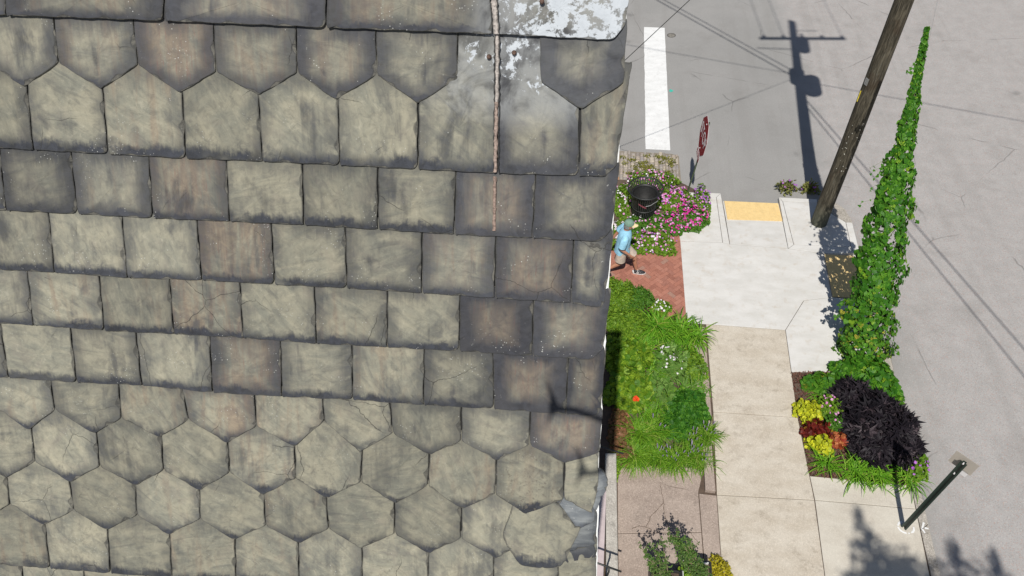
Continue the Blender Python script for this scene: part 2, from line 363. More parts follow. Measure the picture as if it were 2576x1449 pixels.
# utility cover in the road
o = empty('valve_cover', tuple(G(1689, 89, 0)), 0, 'small round iron valve cover set in the road beside the white bar', 'manhole cover')
bd = B(); bd.lathe([(.15, .001), (.15, .008), (.125, .008), (.12, .003)], n=28); bd.build('ring', plain('iron', (.10, .095, .085), .7), o)
bd = B(); bd.lathe([(.118, .004), (.10, .009), (.03, .009), (.0001, .008)], n=28); bd.build('lid', plain('cover_iron', (.20, .185, .16), .7), o)

# ======================================================================= HOUSE ROOF
hh = np.array([0.99795958, 0.0386841, -0.05079593]); ss = np.array([-0.02287085, -0.52619263, -0.85005779]); nn_ = np.array([0.05961217, -0.84948505, 0.52423424])
O3 = np.array([0, 0, H]); P0 = O3 + M @ (np.array([770 - CX, 480 - CY, F]) * 2.24 / F)
def RU(px, py):
    d = ray(px, py); t = ((P0 - O3) @ nn_) / (d @ nn_); q = O3 + d * t - P0; return np.array([q @ hh, q @ ss])
def R3(u, v, n=0.0): return P0 + hh * u + ss * v + nn_ * n
M_slate = None
def slate_mat():
    m, t, b = node_mat('slate', .82, .25); g = N(t)
    uv = g.attr('ruv', 'Vector'); T = g.attr('edge'); ld = g.attr('down'); dk = g.attr('dark'); wm = g.attr('warm'); br = g.attr('bright'); pt = g.attr('paint'); fr = g.attr('freckle')
    sz_ = g.n('SeparateXYZ'); g.set(sz_.inputs[0], uv); vr_ = g.n('VectorRotate', rotation_type='Z_AXIS'); g.set(vr_.inputs['Vector'], uv)
    g.set(vr_.inputs['Angle'], g.math('ADD', g.math('MULTIPLY', g.math('SINE', g.math('MULTIPLY', sz_.outputs[2], 5.0)), .8), -.5)); ruv = vr_.outputs[0]
    n1 = g.noise(uv, 7, 5, .6, .8); n2 = g.noise(uv, 30, 6, .68, .6); n0 = g.noise(uv, 11, 3, .5, 1.2)
    dg = g.noise(g.map(ruv, (7, 24, 1)), 1, 5, .62, 1.1)
    stv = g.noise(g.map(uv, (30, 4.0, 1)), 1, 5, .6, .5); stf = g.noise(g.map(uv, (130, 12, 1)), 1, 4, .6, .3)
    c = g.mix(g.ramp(n1, .3, .7), (.198, .197, .160), (.285, .268, .202))
    c = g.mix(g.math('MULTIPLY', g.ramp(dg, .44, .70), .42), c, (.375, .345, .255))
    c = g.mix(g.math('MULTIPLY', g.ramp(n2, .46, .68), .45), c, (.115, .112, .098))
    c = g.mix(g.math('MULTIPLY', g.ramp(n2, .44, .30), .4), c, (.40, .375, .29))
    c = g.mix(g.math('MULTIPLY', g.ramp(dg, .47, .29), .48), c, (.108, .108, .100))
    c = g.mix(g.math('MULTIPLY', g.ramp(n0, .55, .70), .25), c, (.23, .20, .165))
    # warm brown mineral bands running down the slope
    wmk = g.math('MULTIPLY', g.ramp(g.math('ADD', g.math('ADD', g.math('MULTIPLY', stv, .7), g.math('MULTIPLY', n1, .3)), g.math('MULTIPLY', wm, .26)), .58, .78), g.ramp(wm, 0, .6, .0, .72))
    c = g.mix(wmk, c, g.mix(g.ramp(n2, .35, .6), (.250, .190, .135), (.180, .135, .105)))
    c = g.mix(g.math('MULTIPLY', g.math('MULTIPLY', g.ramp(stf, .56, .7), g.ramp(wm, .45, 1)), .6), c, (.22, .115, .09))
    bl = g.ramp(wm, -.05, -.9, 0, .9, False); c = g.mix(bl, c, g.mix(g.ramp(dg, .35, .65), (.105, .118, .135), (.20, .215, .225)))
    # blue-black weathering round the edges, strongest at the foot
    ed = g.math('ADD', T, g.math('MULTIPLY', g.math('SUBTRACT', n1, .5), .50))
    ed = g.math('ADD', ed, g.math('MULTIPLY', g.math('SUBTRACT', stf, .5), .22)); ed = g.math('ADD', ed, g.math('MULTIPLY', g.math('SUBTRACT', n2, .5), .12))
    wid = g.math('ADD', g.math('MULTIPLY', dk, .42), .03)
    rim = g.ramp(ed, g.math('MULTIPLY', wid, .1), g.math('ADD', g.math('MULTIPLY', wid, 1.5), .06), 1, 0)
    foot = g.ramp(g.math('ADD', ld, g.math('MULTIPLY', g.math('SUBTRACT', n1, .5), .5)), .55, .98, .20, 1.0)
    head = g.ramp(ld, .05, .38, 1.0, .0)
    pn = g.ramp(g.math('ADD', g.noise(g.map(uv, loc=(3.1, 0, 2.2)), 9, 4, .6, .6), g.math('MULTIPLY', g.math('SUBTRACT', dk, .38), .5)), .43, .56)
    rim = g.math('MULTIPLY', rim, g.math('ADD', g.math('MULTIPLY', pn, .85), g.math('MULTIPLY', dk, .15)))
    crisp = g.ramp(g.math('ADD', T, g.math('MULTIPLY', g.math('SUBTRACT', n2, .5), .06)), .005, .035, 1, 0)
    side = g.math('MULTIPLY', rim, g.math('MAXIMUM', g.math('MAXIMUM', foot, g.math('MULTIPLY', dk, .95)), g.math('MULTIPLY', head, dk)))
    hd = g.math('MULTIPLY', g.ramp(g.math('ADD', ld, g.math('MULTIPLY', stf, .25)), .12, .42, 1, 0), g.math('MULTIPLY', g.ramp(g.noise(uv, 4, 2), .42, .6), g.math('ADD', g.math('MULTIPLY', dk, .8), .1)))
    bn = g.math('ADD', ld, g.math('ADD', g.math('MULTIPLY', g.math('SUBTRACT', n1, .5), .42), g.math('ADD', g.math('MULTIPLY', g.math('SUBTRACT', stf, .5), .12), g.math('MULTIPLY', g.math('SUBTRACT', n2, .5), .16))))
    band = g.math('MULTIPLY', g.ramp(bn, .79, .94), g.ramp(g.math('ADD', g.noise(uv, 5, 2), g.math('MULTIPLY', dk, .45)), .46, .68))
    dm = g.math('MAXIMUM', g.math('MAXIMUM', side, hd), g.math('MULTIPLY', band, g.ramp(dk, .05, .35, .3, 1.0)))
    fl = g.n('CombineXYZ'); g.set(fl.inputs[0], sz_.outputs[0]); g.set(fl.inputs[1], sz_.outputs[1]); fl = fl.outputs[0]
    big = g.noise(g.map(fl, (5.5, 3.2, 1)), 1, 5, .62, .5); run = g.noise(g.map(fl, (34, 2.2, 1)), 1, 4, .6, .2)
    stain = g.math('MULTIPLY', g.ramp(g.math('ADD', g.math('MULTIPLY', big, .75), g.math('MULTIPLY', run, .25)), .50, .66), g.ramp(dk, .1, .9, .34, .85))
    dm = g.math('MAXIMUM', dm, stain)
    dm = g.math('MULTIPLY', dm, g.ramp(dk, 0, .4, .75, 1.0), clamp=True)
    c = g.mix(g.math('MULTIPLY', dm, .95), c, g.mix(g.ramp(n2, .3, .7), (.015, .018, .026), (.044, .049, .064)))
    veil = g.math('MULTIPLY', g.ramp(dk, .5, 1.25), g.ramp(n0, .3, .7, .35, .95)); c = g.mix(veil, c, g.mix(.35, (.075, .074, .078), c, 'MIX'))
    c = g.mix(g.math('MULTIPLY', crisp, .55), c, (.045, .045, .045))
    # lichen and lime specks
    sp = g.voro(uv, 95); sm = g.math('MULTIPLY', g.ramp(sp, .20, .10), g.ramp(g.noise(uv, 9, 3), .55, .68)); c = g.mix(g.math('MULTIPLY', sm, g.ramp(dk, .1, .9, .25, .9)), c, (.50, .50, .47))
    fk = g.math('MULTIPLY', g.ramp(g.noise(uv, 75, 3, .6), .57, .66), fr); c = g.mix(g.math('MULTIPLY', fk, .7), c, (.14, .125, .10))
    # hairline cracks
    wn = g.n('TexNoise'); g.set(wn.inputs['Vector'], uv); wn.inputs['Scale'].default_value = 12; wn.inputs['Detail'].default_value = 5
    wv = g.mix(.05, uv, wn.outputs[1], 'ADD'); cr = g.voro(wv, 3.1, 'DISTANCE_TO_EDGE')
    cm = g.math('MULTIPLY', g.ramp(cr, .0008, .0035, 1, 0), g.ramp(g.noise(uv, 3.3, 2), .56, .62)); c = g.mix(g.math('MULTIPLY', cm, .75), c, (.05, .048, .045))
    # old white coating
    pm = g.math('ADD', g.math('MULTIPLY', g.noise(uv, 26, 7, .72, .3), 1.0), g.math('MULTIPLY', g.math('SUBTRACT', pt, .5), .55))
    pmk = g.math('MULTIPLY', g.ramp(pm, .52, .58), g.ramp(pt, .02, .1)); c = g.mix(pmk, c, g.mix(n2, (.34, .37, .40), (.56, .59, .62)))
    pg = g.math('MULTIPLY', g.ramp(pt, .02, .3), .6); c = g.mix(g.math('MULTIPLY', pg, g.math('SUBTRACT', 1.0, pmk)), c, g.mix(g.ramp(n1, .35, .6), (.05, .05, .052), (.30, .31, .31)))
    # chipped edges
    c = g.mix(g.ramp(T, -.02, -.10, 0, .7), c, g.mix(g.ramp(n2, .35, .65), (.06, .06, .056), (.19, .18, .15)))
    c = g.mix(1.0, c, g.n('CombineColor').outputs[0], 'MULTIPLY') if False else c
    hs = g.n('HueSaturation'); g.set(hs.inputs['Color'], c); g.set(hs.inputs['Value'], br); g.set(b.inputs['Base Color'], hs.outputs[0])
    hgt = g.math('ADD', g.math('MULTIPLY', n1, 1.4), g.math('ADD', g.math('MULTIPLY', n2, .7), g.math('MULTIPLY', dg, 1.0)))
    hgt = g.math('ADD', hgt, g.math('MULTIPLY', g.noise(uv, 160, 3, .6), .18)); hgt = g.math('SUBTRACT', hgt, g.math('MULTIPLY', cm, .8))
    g.bump(hgt, .6, .005, b); return m
M_slate = slate_mat()
class Slates:
    def __init__(s): s.V = []; s.F = []; s.A = {k: [] for k in ('edge', 'down', 'dark', 'warm', 'bright', 'paint', 'freckle')}; s.U = []
    def slate(s, poly, vtop, vbot, dark, warm, bright=1.0, paint=0.0, freck=0.0, n_top=.002, n_bot=.013, thick=.007, chip=(.2, .9, .45, .9), tiltx=0.0, seed=None, cfull=None):
        """poly: (u,v) outline, clockwise from the hidden top left. chip: chance of flaking on left,right... edges"""
        seed = random.uniform(0, 60) if seed is None else seed
        us = [p[0] for p in poly]; vmin, vmax = min(p[1] for p in poly), max(p[1] for p in poly); cu = (min(us) + max(us)) / 2; cv = (max(vtop, vmin) + vbot) / 2
        def nh(u, v): return n_top + (n_bot - n_top) * (v - vmin) / (vmax - vmin) + tiltx * (u - cu)
        out = []; n = len(poly); ca = random.uniform(0, 9)
        for i in range(n):
            a, c = np.array(poly[i]), np.array(poly[(i + 1) % n]); L = np.linalg.norm(c - a); k = max(1, int(L / .009)); d = (c - a) / L; nr = np.array([-d[1], d[0]])   # inward for clockwise in (u right, v down)
            isr = d[1] > .5; isb = d[0] < -.2
            for j in range(k):
                t = j / k; p = a + (c - a) * t
                jit = .0010 * math.sin(j * .55 + ca) + random.uniform(-.0005, .0005)
                fl = math.sin(j * .37 + ca * 3 + i * 2) + .5 * math.sin(j * .9 + ca); base = .0015
                cw = base * .6 + (max(0, fl - .25) * (.0125 if isr else .0075 if isb else .0015)) * random.uniform(.6, 1.1)
                if j < 1: cw += .002
                out.append((p + nr * (jit + (.0009 if j else .003)), nr, cw))
        m = len(out); c0 = len(s.V); cen = np.array([cu, cv])
        rings = []
        rings.append([(q, nh(*q) - thick, -.3) for q, r, cw in out])
        rings.append([(q, nh(*q) - .0010 - min(.0045, cw * .35), -.3) for q, r, cw in out])
        inn = [q + r * cw for q, r, cw in out]
        rings.append([(q, nh(*q), 0.0) for q in inn])
        for f_ in (.86, .68, .45, .2):
            rings.append([(cen + (q - cen) * f_, nh(*(cen + (q - cen) * f_)) + .0007 * math.sin(q[0] * 70 + ca) * math.sin(q[1] * 60 + ca * 2), 1 - f_) for q in inn])
        def put(q, h, e):
            p = R3(q[0], q[1], h); s.V.append(tuple(p)); s.U.append((q[0], q[1], seed))
            A = s.A; A['edge'].append(e); A['down'].append((q[1] - vtop) / (vbot - vtop)); A['dark'].append(dark); A['warm'].append(warm); A['bright'].append(bright)
            A['paint'].append(paint(q) if callable(paint) else paint); A['freckle'].append(freck)
        for rg in rings:
            for q, h, e in rg: put(q, h, e)
        put(cen, nh(*cen), 1.0)
        for l in range(len(rings) - 1):
            for k in range(m): s.F.append((c0 + l * m + k, c0 + l * m + (k + 1) % m, c0 + (l + 1) * m + (k + 1) % m, c0 + (l + 1) * m + k))
        l = len(rings) - 1
        for k in range(m): s.F.append((c0 + l * m + k, c0 + l * m + (k + 1) % m, c0 + (l + 1) * m))
    def build(s, name, parent): return mesh(name, s.V, s.F, M_slate, parent, False, {**s.A, 'ruv': s.U})
def edge_x(y):       # rake
    P = [(-260, 1583), (0, 1579), (100, 1575), (210, 1567), (380, 1559), (450, 1551), (600, 1541), (760, 1530), (900, 1522), (1025, 1514), (1140, 1508), (1290, 1504), (1449, 1500), (1700, 1494)]
    for i in range(len(P) - 1):
        if y <= P[i + 1][0]: t = (y - P[i][0]) / (P[i + 1][0] - P[i][0]); return P[i][1] + t * (P[i + 1][1] - P[i][1])
    return P[-1][1]
# joints: (x top, y top, x bottom, y bottom); tips: foot points of the pointed slates, None = square foot
C = {}
C['R'] = dict(J=[(20, -60, 26, 40), (418, -60, 420, 54), (825, -60, 826, 71), (1236, -60, 1240, 87)], T=None, right=(1541, 102), chamf=(1575, 66), ext=60)
C[1] = dict(J=[(137, 43, 152, 159), (337, 54, 351, 164), (538, 62, 546, 181), (746, 72, 750, 184), (947, 79, 950, 189), (1151, 82, 1152, 198)],
            T=[(65, 219), (258, 225), (456, 234), (653, 240), (846, 251), (1053, 260)], ext=60)
C[2] = dict(J=[(72, 219, 91, 377), (261, 226, 278, 387), (461, 235, 473, 398), (652, 240, 664, 405), (852, 251, 857, 415), (1052, 260, 1052, 425), (1250, 262, 1253, 436), (1461, 275, 1456, 442)], T=None, right=(1524, 443), chamf=(1553, 415), ext=100)
C[3] = dict(J=[(2, 386, 22, 529), (180, 386, 201, 537), (376, 395, 390, 548), (570, 402, 581, 556), (761, 416, 767, 565), (951, 419, 953, 576), (1148, 429, 1144, 589), (1347, 442, 1339, 598)], T=None, right=(1509, 606), chamf=(1541, 576), ext=30)
C[4] = dict(J=[(124, 536, 143, 684), (308, 543, 325, 697), (496, 552, 511, 703), (684, 562, 695, 714), (869, 573, 875, 723), (1062, 585, 1062, 735), (1248, 588, 1245, 748), (1443, 604, 1436, 760)], T=None, right=(1509, 772), chamf=(1522, 764), ext=30)
C[5] = dict(J=[(70, 678, 89, 816), (251, 697, 268, 830), (428, 702, 442, 838), (605, 712, 615, 848), (792, 720, 798, 862), (975, 730, 976, 871), (1157, 742, 1156, 881), (1342, 755, 1339, 893)], T=None, right=(1487, 902), chamf=(1520, 876), ext=30)
C[6] = dict(J=[(3, 816, 28, 948), (178, 826, 198, 960), (343, 834, 362, 967), (528, 846, 538, 985), (707, 858, 713, 995), (886, 866, 889, 1003), (1068, 876, 1067, 1016), (1240, 889, 1243, 1026), (1430, 899, 1423, 1039)], T=None, right=(1500, 1043), chamf=(1514, 1030), ext=30)
C[7] = dict(J=[(128, 958, 142, 1029), (300, 967, 309, 1050), (460, 981, 478, 1054), (641, 992, 647, 1070), (813, 1000, 817, 1058), (981, 1013, 989, 1088), (1161, 1023, 1161, 1107), (1335, 1036, 1332, 1117), (1516, 1045, 1508, 1136)],
            T=[(77, 1078), (241, 1088), (405, 1097), (574, 1111), (743, 1120), (907, 1134), (1081, 1141), (1251, 1155), (1422, 1162)], ext=30)
C[8] = dict(J=[(82, 1078, 92, 1159), (245, 1090, 254, 1170), (408, 1096, 415, 1180), (574, 1111, 580, 1186), (743, 1120, 746, 1201), (911, 1134, 909, 1210), (1081, 1141, 1078, 1220), (1249, 1159, 1247, 1241), (1419, 1168, 1417, 1254)],
            T=[(19, 1199), (182, 1209), (345, 1218), (505, 1230), (664, 1241), (824, 1249), (997, 1263), (1163, 1277), (1322, 1289)], ext=80)
C[9] = dict(J=[(19, 1199, 29, 1266), (178, 1209, 190, 1281), (342, 1220, 348, 1293), (503, 1230, 507, 1302), (664, 1243, 671, 1319), (821, 1250, 829, 1327), (993, 1266, 994, 1340), (1161, 1277, 1161, 1352), (1324, 1289, 1326, 1362)],
            T=[(-40, 1305), (115, 1317), (272, 1329), (428, 1341), (590, 1354), (755, 1363), (909, 1376), (1079, 1388), (1247, 1400)], ext=80)
C[10] = dict(J=[(-42, 1306, -24, 1414), (115, 1320, 131, 1426), (273, 1331, 283, 1438), (429, 1341, 437, 1449), (592, 1354, 597, 1459), (752, 1365, 756, 1468), (912, 1378, 913, 1478), (1079, 1390, 1076, 1487), (1243, 1404, 1240, 1500), (1405, 1412, 1400, 1512)], T=None, ext=80, right=(1496, 1520))
C[11] = dict(J=[(57, 1422, 70, 1540), (212, 1432, 222, 1548), (368, 1440, 376, 1556), (522, 1452, 528, 1566), (680, 1462, 684, 1575), (838, 1472, 840, 1586), (996, 1482, 996, 1596), (1156, 1490, 1154, 1606), (1318, 1500, 1314, 1616)], T=None, ext=30, right=(1490, 1626))
C[12] = dict(J=[(2, 1536, 14, 1640), (150, 1544, 160, 1650), (300, 1552, 308, 1660), (450, 1560, 456, 1670), (600, 1570, 604, 1680), (752, 1580, 754, 1690), (905, 1590, 905, 1700), (1060, 1600, 1058, 1710), (1215, 1610, 1211, 1720), (1370, 1620, 1364, 1730)], T=None, ext=30, right=(1484, 1738))
darks = {'R': lambda x: 1.0, 1: lambda x: .88 if x < 1200 else 1.2, 2: lambda x: .56 if x < 1150 else .9, 3: lambda x: .85 if x < 560 else .60 if x < 1100 else 1.08, 4: lambda x: .62 if x < 900 else .745 if x < 1200 else 1.08,
         5: lambda x: .64 if x < 1100 else 1.05, 6: lambda x: .60 if x < 1050 else .85 if x < 1240 else 1.12, 7: lambda x: .56 if x < 900 else .72 if x < 1330 else 1.05, 8: lambda x: .44, 9: lambda x: .46, 10: lambda x: .48, 11: lambda x: .35, 12: lambda x: .35}
over = {(1, 1): dict(warm=.95), (1, 0): dict(warm=.5), (1, 2): dict(warm=.5), (1, 3): dict(warm=.55), (1, 4): dict(warm=.35, dark=.9), (3, 1): dict(warm=.4), (3, 2): dict(warm=.75, dark=.8), (3, 6): dict(warm=.7), (3, 7): dict(warm=.3),
        (4, 2): dict(warm=.8, dark=.7), (4, 6): dict(warm=.9), (4, 5): dict(warm=.5), (5, 2): dict(warm=.7, dark=.6), (5, 6): dict(warm=1.0), (5, 7): dict(warm=.7), (6, 3): dict(warm=.75, dark=.9), (6, 7): dict(warm=.85), (6, 8): dict(warm=.7),
        (7, 2): dict(warm=.6, dark=.65), (7, 7): dict(warm=.85), (8, 7): dict(freck=1.0, warm=.35), (2, 6): dict(dark=1.05), (2, 7): dict(dark=.7), (6, 0): dict(dark=.3), (4, 0): dict(dark=.5, warm=.2), (5, 1): dict(dark=.55, warm=.4), (2, 1): dict(warm=.45)}
rnd = random.Random(21)
SL = Slates(); CAP = Slates()
order = ['R'] + list(range(1, 13))
keys_v = {}
for ci, c in enumerate(order):
    D = C[c]; J = [(RU(a, b_), RU(x, y)) for a, b_, x, y in D['J']]
    tips = [RU(*t) for t in D['T']] if D['T'] else None
    # carry the course on past the left of the picture
    du = (J[-1][1][0] - J[0][1][0]) / (len(J) - 1) if c != 'R' else .52
    dv = (J[-1][1][1] - J[0][1][1]) / (len(J) - 1); left = []
    a0, b0 = J[0]
    k = 1
    nl = int((3.9) / du)
    for k in range(1, nl): left.append((a0 - np.array([du * k, dv * k]), b0 - np.array([du * k, dv * k]) + np.array([rnd.uniform(-.004, .004), rnd.uniform(-.003, .003)])))
    off = len(left); J = left[::-1] + J
    # right end
    if c in (1,):
        re = None
    yr = (D['right'][1] if D.get('right') else D['J'][-1][3])
    ju = []
    for i in range(len(J)):
        last = i == len(J) - 1
        tl, bl = J[i]
        if last:
            if c in (1, 7, 8, 9): continue
            rt = RU(edge_x(D['J'][-1][1]), D['J'][-1][1]); rb = RU(*D['right'])
            if c == 'R': rt = RU(1581, -60)
            tr, br_ = rt, rb
        else: tr, br_ = J[i + 1]
        idx = i - off
        gap = rnd.choice([.0002, .0005, .0009, .0018])
        el = (tl - bl) / np.linalg.norm(tl - bl); er = (tr - br_) / np.linalg.norm(tr - br_)
        ext = D['ext'] * .0014
        TL = tl + el * ext + np.array([gap, 0]); TR = tr + er * ext - np.array([gap, 0]); BL = bl + np.array([gap, 0]); BR = br_ - np.array([gap, 0])
        poly = [TL, TR]
        if last and D.get('chamf'): poly += [RU(*D['chamf']) - np.array([.003, 0])]
        poly += [BR]
        if tips is not None:
            # tip k belongs to the slate left of joint k (its right joint = J[k]) 
            k = i + 1 - off
            if c == 8: k = i + 1 - off
            if k < 0: tp = (BL + BR) / 2 + (np.array(tips[0]) - (J[off][1] + (J[off][1] - np.array([du, dv]))) / 2)
            elif k < len(tips): tp = tips[k]
            else: tp = (BL + BR) / 2 + np.array([0, .075])
            poly += [tp]
        poly += [BL]
        if not tips and idx >= 0 and rnd.random() < .35 and not last:      # a clipped foot corner
            q = poly.pop(poly.index(BR) if False else len(poly) - 2); poly.insert(len(poly) - 1, q + np.array([0, -.014])); poly.insert(len(poly) - 1, q + np.array([-.012, 0]))
        if c == 2 and idx == 5: poly[0:2] = [RU(1056, 215), RU(1150, 160), RU(1154, 75), RU(1249, 75)]
        if c == 2 and idx == 6: poly[0] = RU(1251, 75); poly[1] = RU(1400, 75)
        if c == 2 and idx == 6: poly.insert(2, RU(1455, 215))
        vt = (tl[1] + tr[1]) / 2; vb = max(p[1] for p in poly)
        if c in (2, 8, 9, 10): vt -= .06
        xm = (D['J'][idx][2] + 80) if idx >= 0 else 100
        dark = min(1.2, max(.08, darks[c](xm) + rnd.uniform(-.13, .13))); warm = max(0, rnd.choice([0, 0, 0, 0, .1, .2, .4]) + rnd.uniform(-.05, .08)); brt = rnd.uniform(.80, 1.10); fk = rnd.choice([0, 0, 0, .3, .5]) if c in (8, 9, 10) else 0
        paint = 0.0
        ov = over.get((c, idx), {}); dark = ov.get('dark', dark); warm = ov.get('warm', warm); fk = ov.get('freck', fk)
        if c == 'R' and idx == 3: paint = lambda q: .66 if q[0] > .72 else .5
        if c == 'R': warm = .55
        if c == 'R' and idx == 2: paint = lambda q: max(0.0, min(.5, (q[0] - .50) * 3))
        if c == 2 and idx == 5: paint = lambda q: max(0, min(.46, .46 - (q[1] + .42) * 1.9)) * (1 if q[0] > .47 else .5)
        if c == 2 and idx == 6: paint = lambda q: max(0, min(.48, .44 - (q[1] + .38) * 2.2))
        (CAP if c == 'R' else SL).slate([tuple(p) for p in poly], vt, vb, dark, warm, brt, paint, fk, n_bot=.020 if c == 'R' else .013, thick=.012 if c == 'R' else .007, seed=rnd.uniform(0, 60))
def extra(S, pts, dark, warm=.0, n_top=.004, n_bot=.014, bright=1.0, thick=.007, paint=0.0, tiltx=0.0, edge=True):
    p = [RU(*q) for q in pts]; vs = [q[1] for q in p]
    S.slate([tuple(q) for q in p], min(vs), max(vs), dark, warm, bright, paint, 0, n_top=n_top, n_bot=n_bot, thick=thick, tiltx=tiltx, seed=rnd.uniform(0, 60))
# slate right of the flashing in course 1, and right-hand ends of the pointed courses
extra(SL, [(1356, 40), (1579, 45), (1569, 209), (1461, 275), (1360, 205)], 1.35, .35, .004, .017, paint=.10)
extra(SL, [(1424, 1100), (1507, 1100), (1505, 1225), (1487, 1287), (1440, 1262), (1418, 1252)], .25, 0, .004, .014)
extra(SL, [(1324, 1240), (1500, 1230), (1500, 1400), (1420, 1415), (1326, 1364)], .9, -.8, .001, .006, .9)
extra(SL, [(1419, 1245), (1500, 1260), (1496, 1310), (1452, 1330), (1400, 1270)], .55, -1, .004, .009, 1.15)
extra(SL, [(1295, 1250), (1370, 1256), (1405, 1262), (1448, 1318), (1462, 1322), (1420, 1408), (1405, 1420), (1365, 1421), (1310, 1414), (1280, 1375), (1264, 1341)], .42, .1, .010, .021, 1.0, .008)
# flake that has slid past the rake
extra(SL, [(1495, 1172), (1520, 1183), (1531, 1212), (1528, 1228), (1514, 1250), (1498, 1290), (1470, 1330), (1440, 1300), (1460, 1220)], .5, -1, .003, .005, 1.2)
extra(SL, [(1440, 1290), (1503, 1285), (1500, 1366), (1455, 1380), (1405, 1390)], .6, -1, .004, .010, .85)

M_dark = plain('roof_underlay', (.018, .018, .018), .9)
M_wallpaint = plain('wall_siding_paint', (.55, .53, .50), .7, var=.06, scale=3)
M_metal = plain('white_flashing', (.72, .73, .72), .5, .5, .15, 40)
M_pinkboard = plain('pink_deck_board', (.50, .42, .42), .6, .3, .08, 6)
M_black = plain('black_iron_paint', (.022, .023, .022), .45, .5, .3, 60)
house = empty('house', (0, 1.6, 0), 0, 'old house corner whose steep weathered slate roof fills the left of the picture', 'house')
house_off = np.array([0, 1.6, 0])
def hchild(o): o.location = o.location - Vector(house_off); o.parent = house; return o
roof = SL.build('roof', None); hchild(roof)
def sub(o): o.parent = roof; return o
sub(CAP.build('ridge_cap', None))
# deck under the slates, with the body of the house
ulx, urx = -4.9, None
pts = [RU(edge_x(y) - 3, y) for y in (-150, 0, 210, 450, 760, 1025, 1290, 1449, 1730)]
top = [(-4.6, pts[0][1])]; bot = [(-4.6, pts[-1][1])]
po = [top[0]] + [tuple(p) for p in pts] + [bot[0]]
V = [R3(u, v, -.002) for u, v in po] + [R3(u, v, -.03) for u, v in po]; n = len(po)
sub(mesh('roof_deck', V, [tuple(range(n)), tuple(range(2 * n - 1, n - 1, -1))] + [(i, n + i, n + (i + 1) % n, (i + 1) % n) for i in range(n)], M_dark, None))
# rake trim: thin crooked metal edge
bd = B(); prev = None; ys = list(range(-150, 1740, 14))
for i, y in enumerate(ys):
    x = edge_x(y); wv = .0012 + .0008 * math.sin(y * .05) + (.0042 if y > 1230 or 850 < y < 870 or 1025 < y < 1130 else 0) * random.uniform(.7, 1.1)
    q = RU(x, y); jj = random.uniform(-.0006, .0006)
    cur = [R3(q[0] - .012, q[1], .0005), R3(q[0] + wv + jj - .003, q[1], .001), R3(q[0] + wv + jj - .003, q[1], -.04)]
    if prev is not None:
        k = len(bd.V); bd.add(prev + cur, [(0, 1, 4, 3), (1, 2, 5, 4)])
    prev = cur
sub(bd.build('rake_trim', M_metal, None))
# vertical seam strip of old mastic with black edges
bd = B()
def strip(bd, P, wd, n, a=0.0, jit=.0012):
    pr = None
    for (x, y) in P:
        q = RU(x, y); w_ = wd * random.uniform(.75, 1.2); o_ = random.uniform(-jit, jit)
        cur = [R3(q[0] - w_ / 2 + o_, q[1], n - .003), R3(q[0] - w_ / 4 + o_, q[1], n), R3(q[0] + w_ / 4 + o_, q[1], n), R3(q[0] + w_ / 2 + o_, q[1], n - .003)]
        if pr is not None: bd.add(pr + cur, [(i, i + 1, i + 5, i + 4) for i in range(3)], a)
        pr = cur
strip(bd, [(1252 - (y - 90) * .008, y) for y in range(88, 260, 8)], .012, .0165, .2)
strip(bd, [(1250 - (y - 260) * .018, y) for y in range(256, 436, 8)], .012, .0185, .6)
strip(bd, [(1246 - (y - 436) * .012, y) for y in range(442, 585, 8)], .010, .0175, .8)
strip(bd, [(1240 + (y + 60) * .07, y) for y in range(-60, 88, 7)], .016, .0255, .2)
M_mastic = mk_tint('old_mastic', [(.55, .53, .50), (.42, .33, .28), (.30, .20, .16)], nsc=120, dark=.3)
sub(bd.build('seam_strip', M_mastic, None))
bd = B()
for (a_, n_, dx) in (((90, 436), .0150, 6), ((90, 436), .0150, -6), ((-60, 88), .0235, 8), ((-60, 88), .0235, -9)):
    strip(bd, [(1252 - (y - 90) * .006 + dx if y > 89 else 1240 + (y + 60) * .07 + dx, y) for y in range(a_[0], a_[1], 8)], .0042, n_ + .002, .0, .002)
sub(bd.build('tar_line', plain('roof_tar', (.012, .012, .012), .5), None))
# light grey sheet flashing
bd = B(); P = [RU(*q) for q in [(1154, 86), (1246, 92), (1246, 262), (1210, 300), (1180, 262), (1154, 210)]]
M_nail = plain('rusty_nail_head', (.10, .06, .045), .7, .4, .4, 200, .3)
for (x, y, n_) in ((1231, 143, .012), (1294, 133, .012), (1364, 6, .027)):
    q = RU(x, y); bd = B(); m_ = 10
    V = [R3(q[0] + r * math.cos(2 * PI * k / m_), q[1] + r * math.sin(2 * PI * k / m_), n_ + z) for r, z in ((.0075, -.006), (.0075, .001), (.005, .004)) for k in range(m_)]
    bd.add(V, [(l * m_ + k, l * m_ + (k + 1) % m_, (l + 1) * m_ + (k + 1) % m_, (l + 1) * m_ + k) for l in (0, 1) for k in range(m_)] + [tuple(range(2 * m_, 3 * m_))])
    sub(bd.build('nail', M_nail, None))
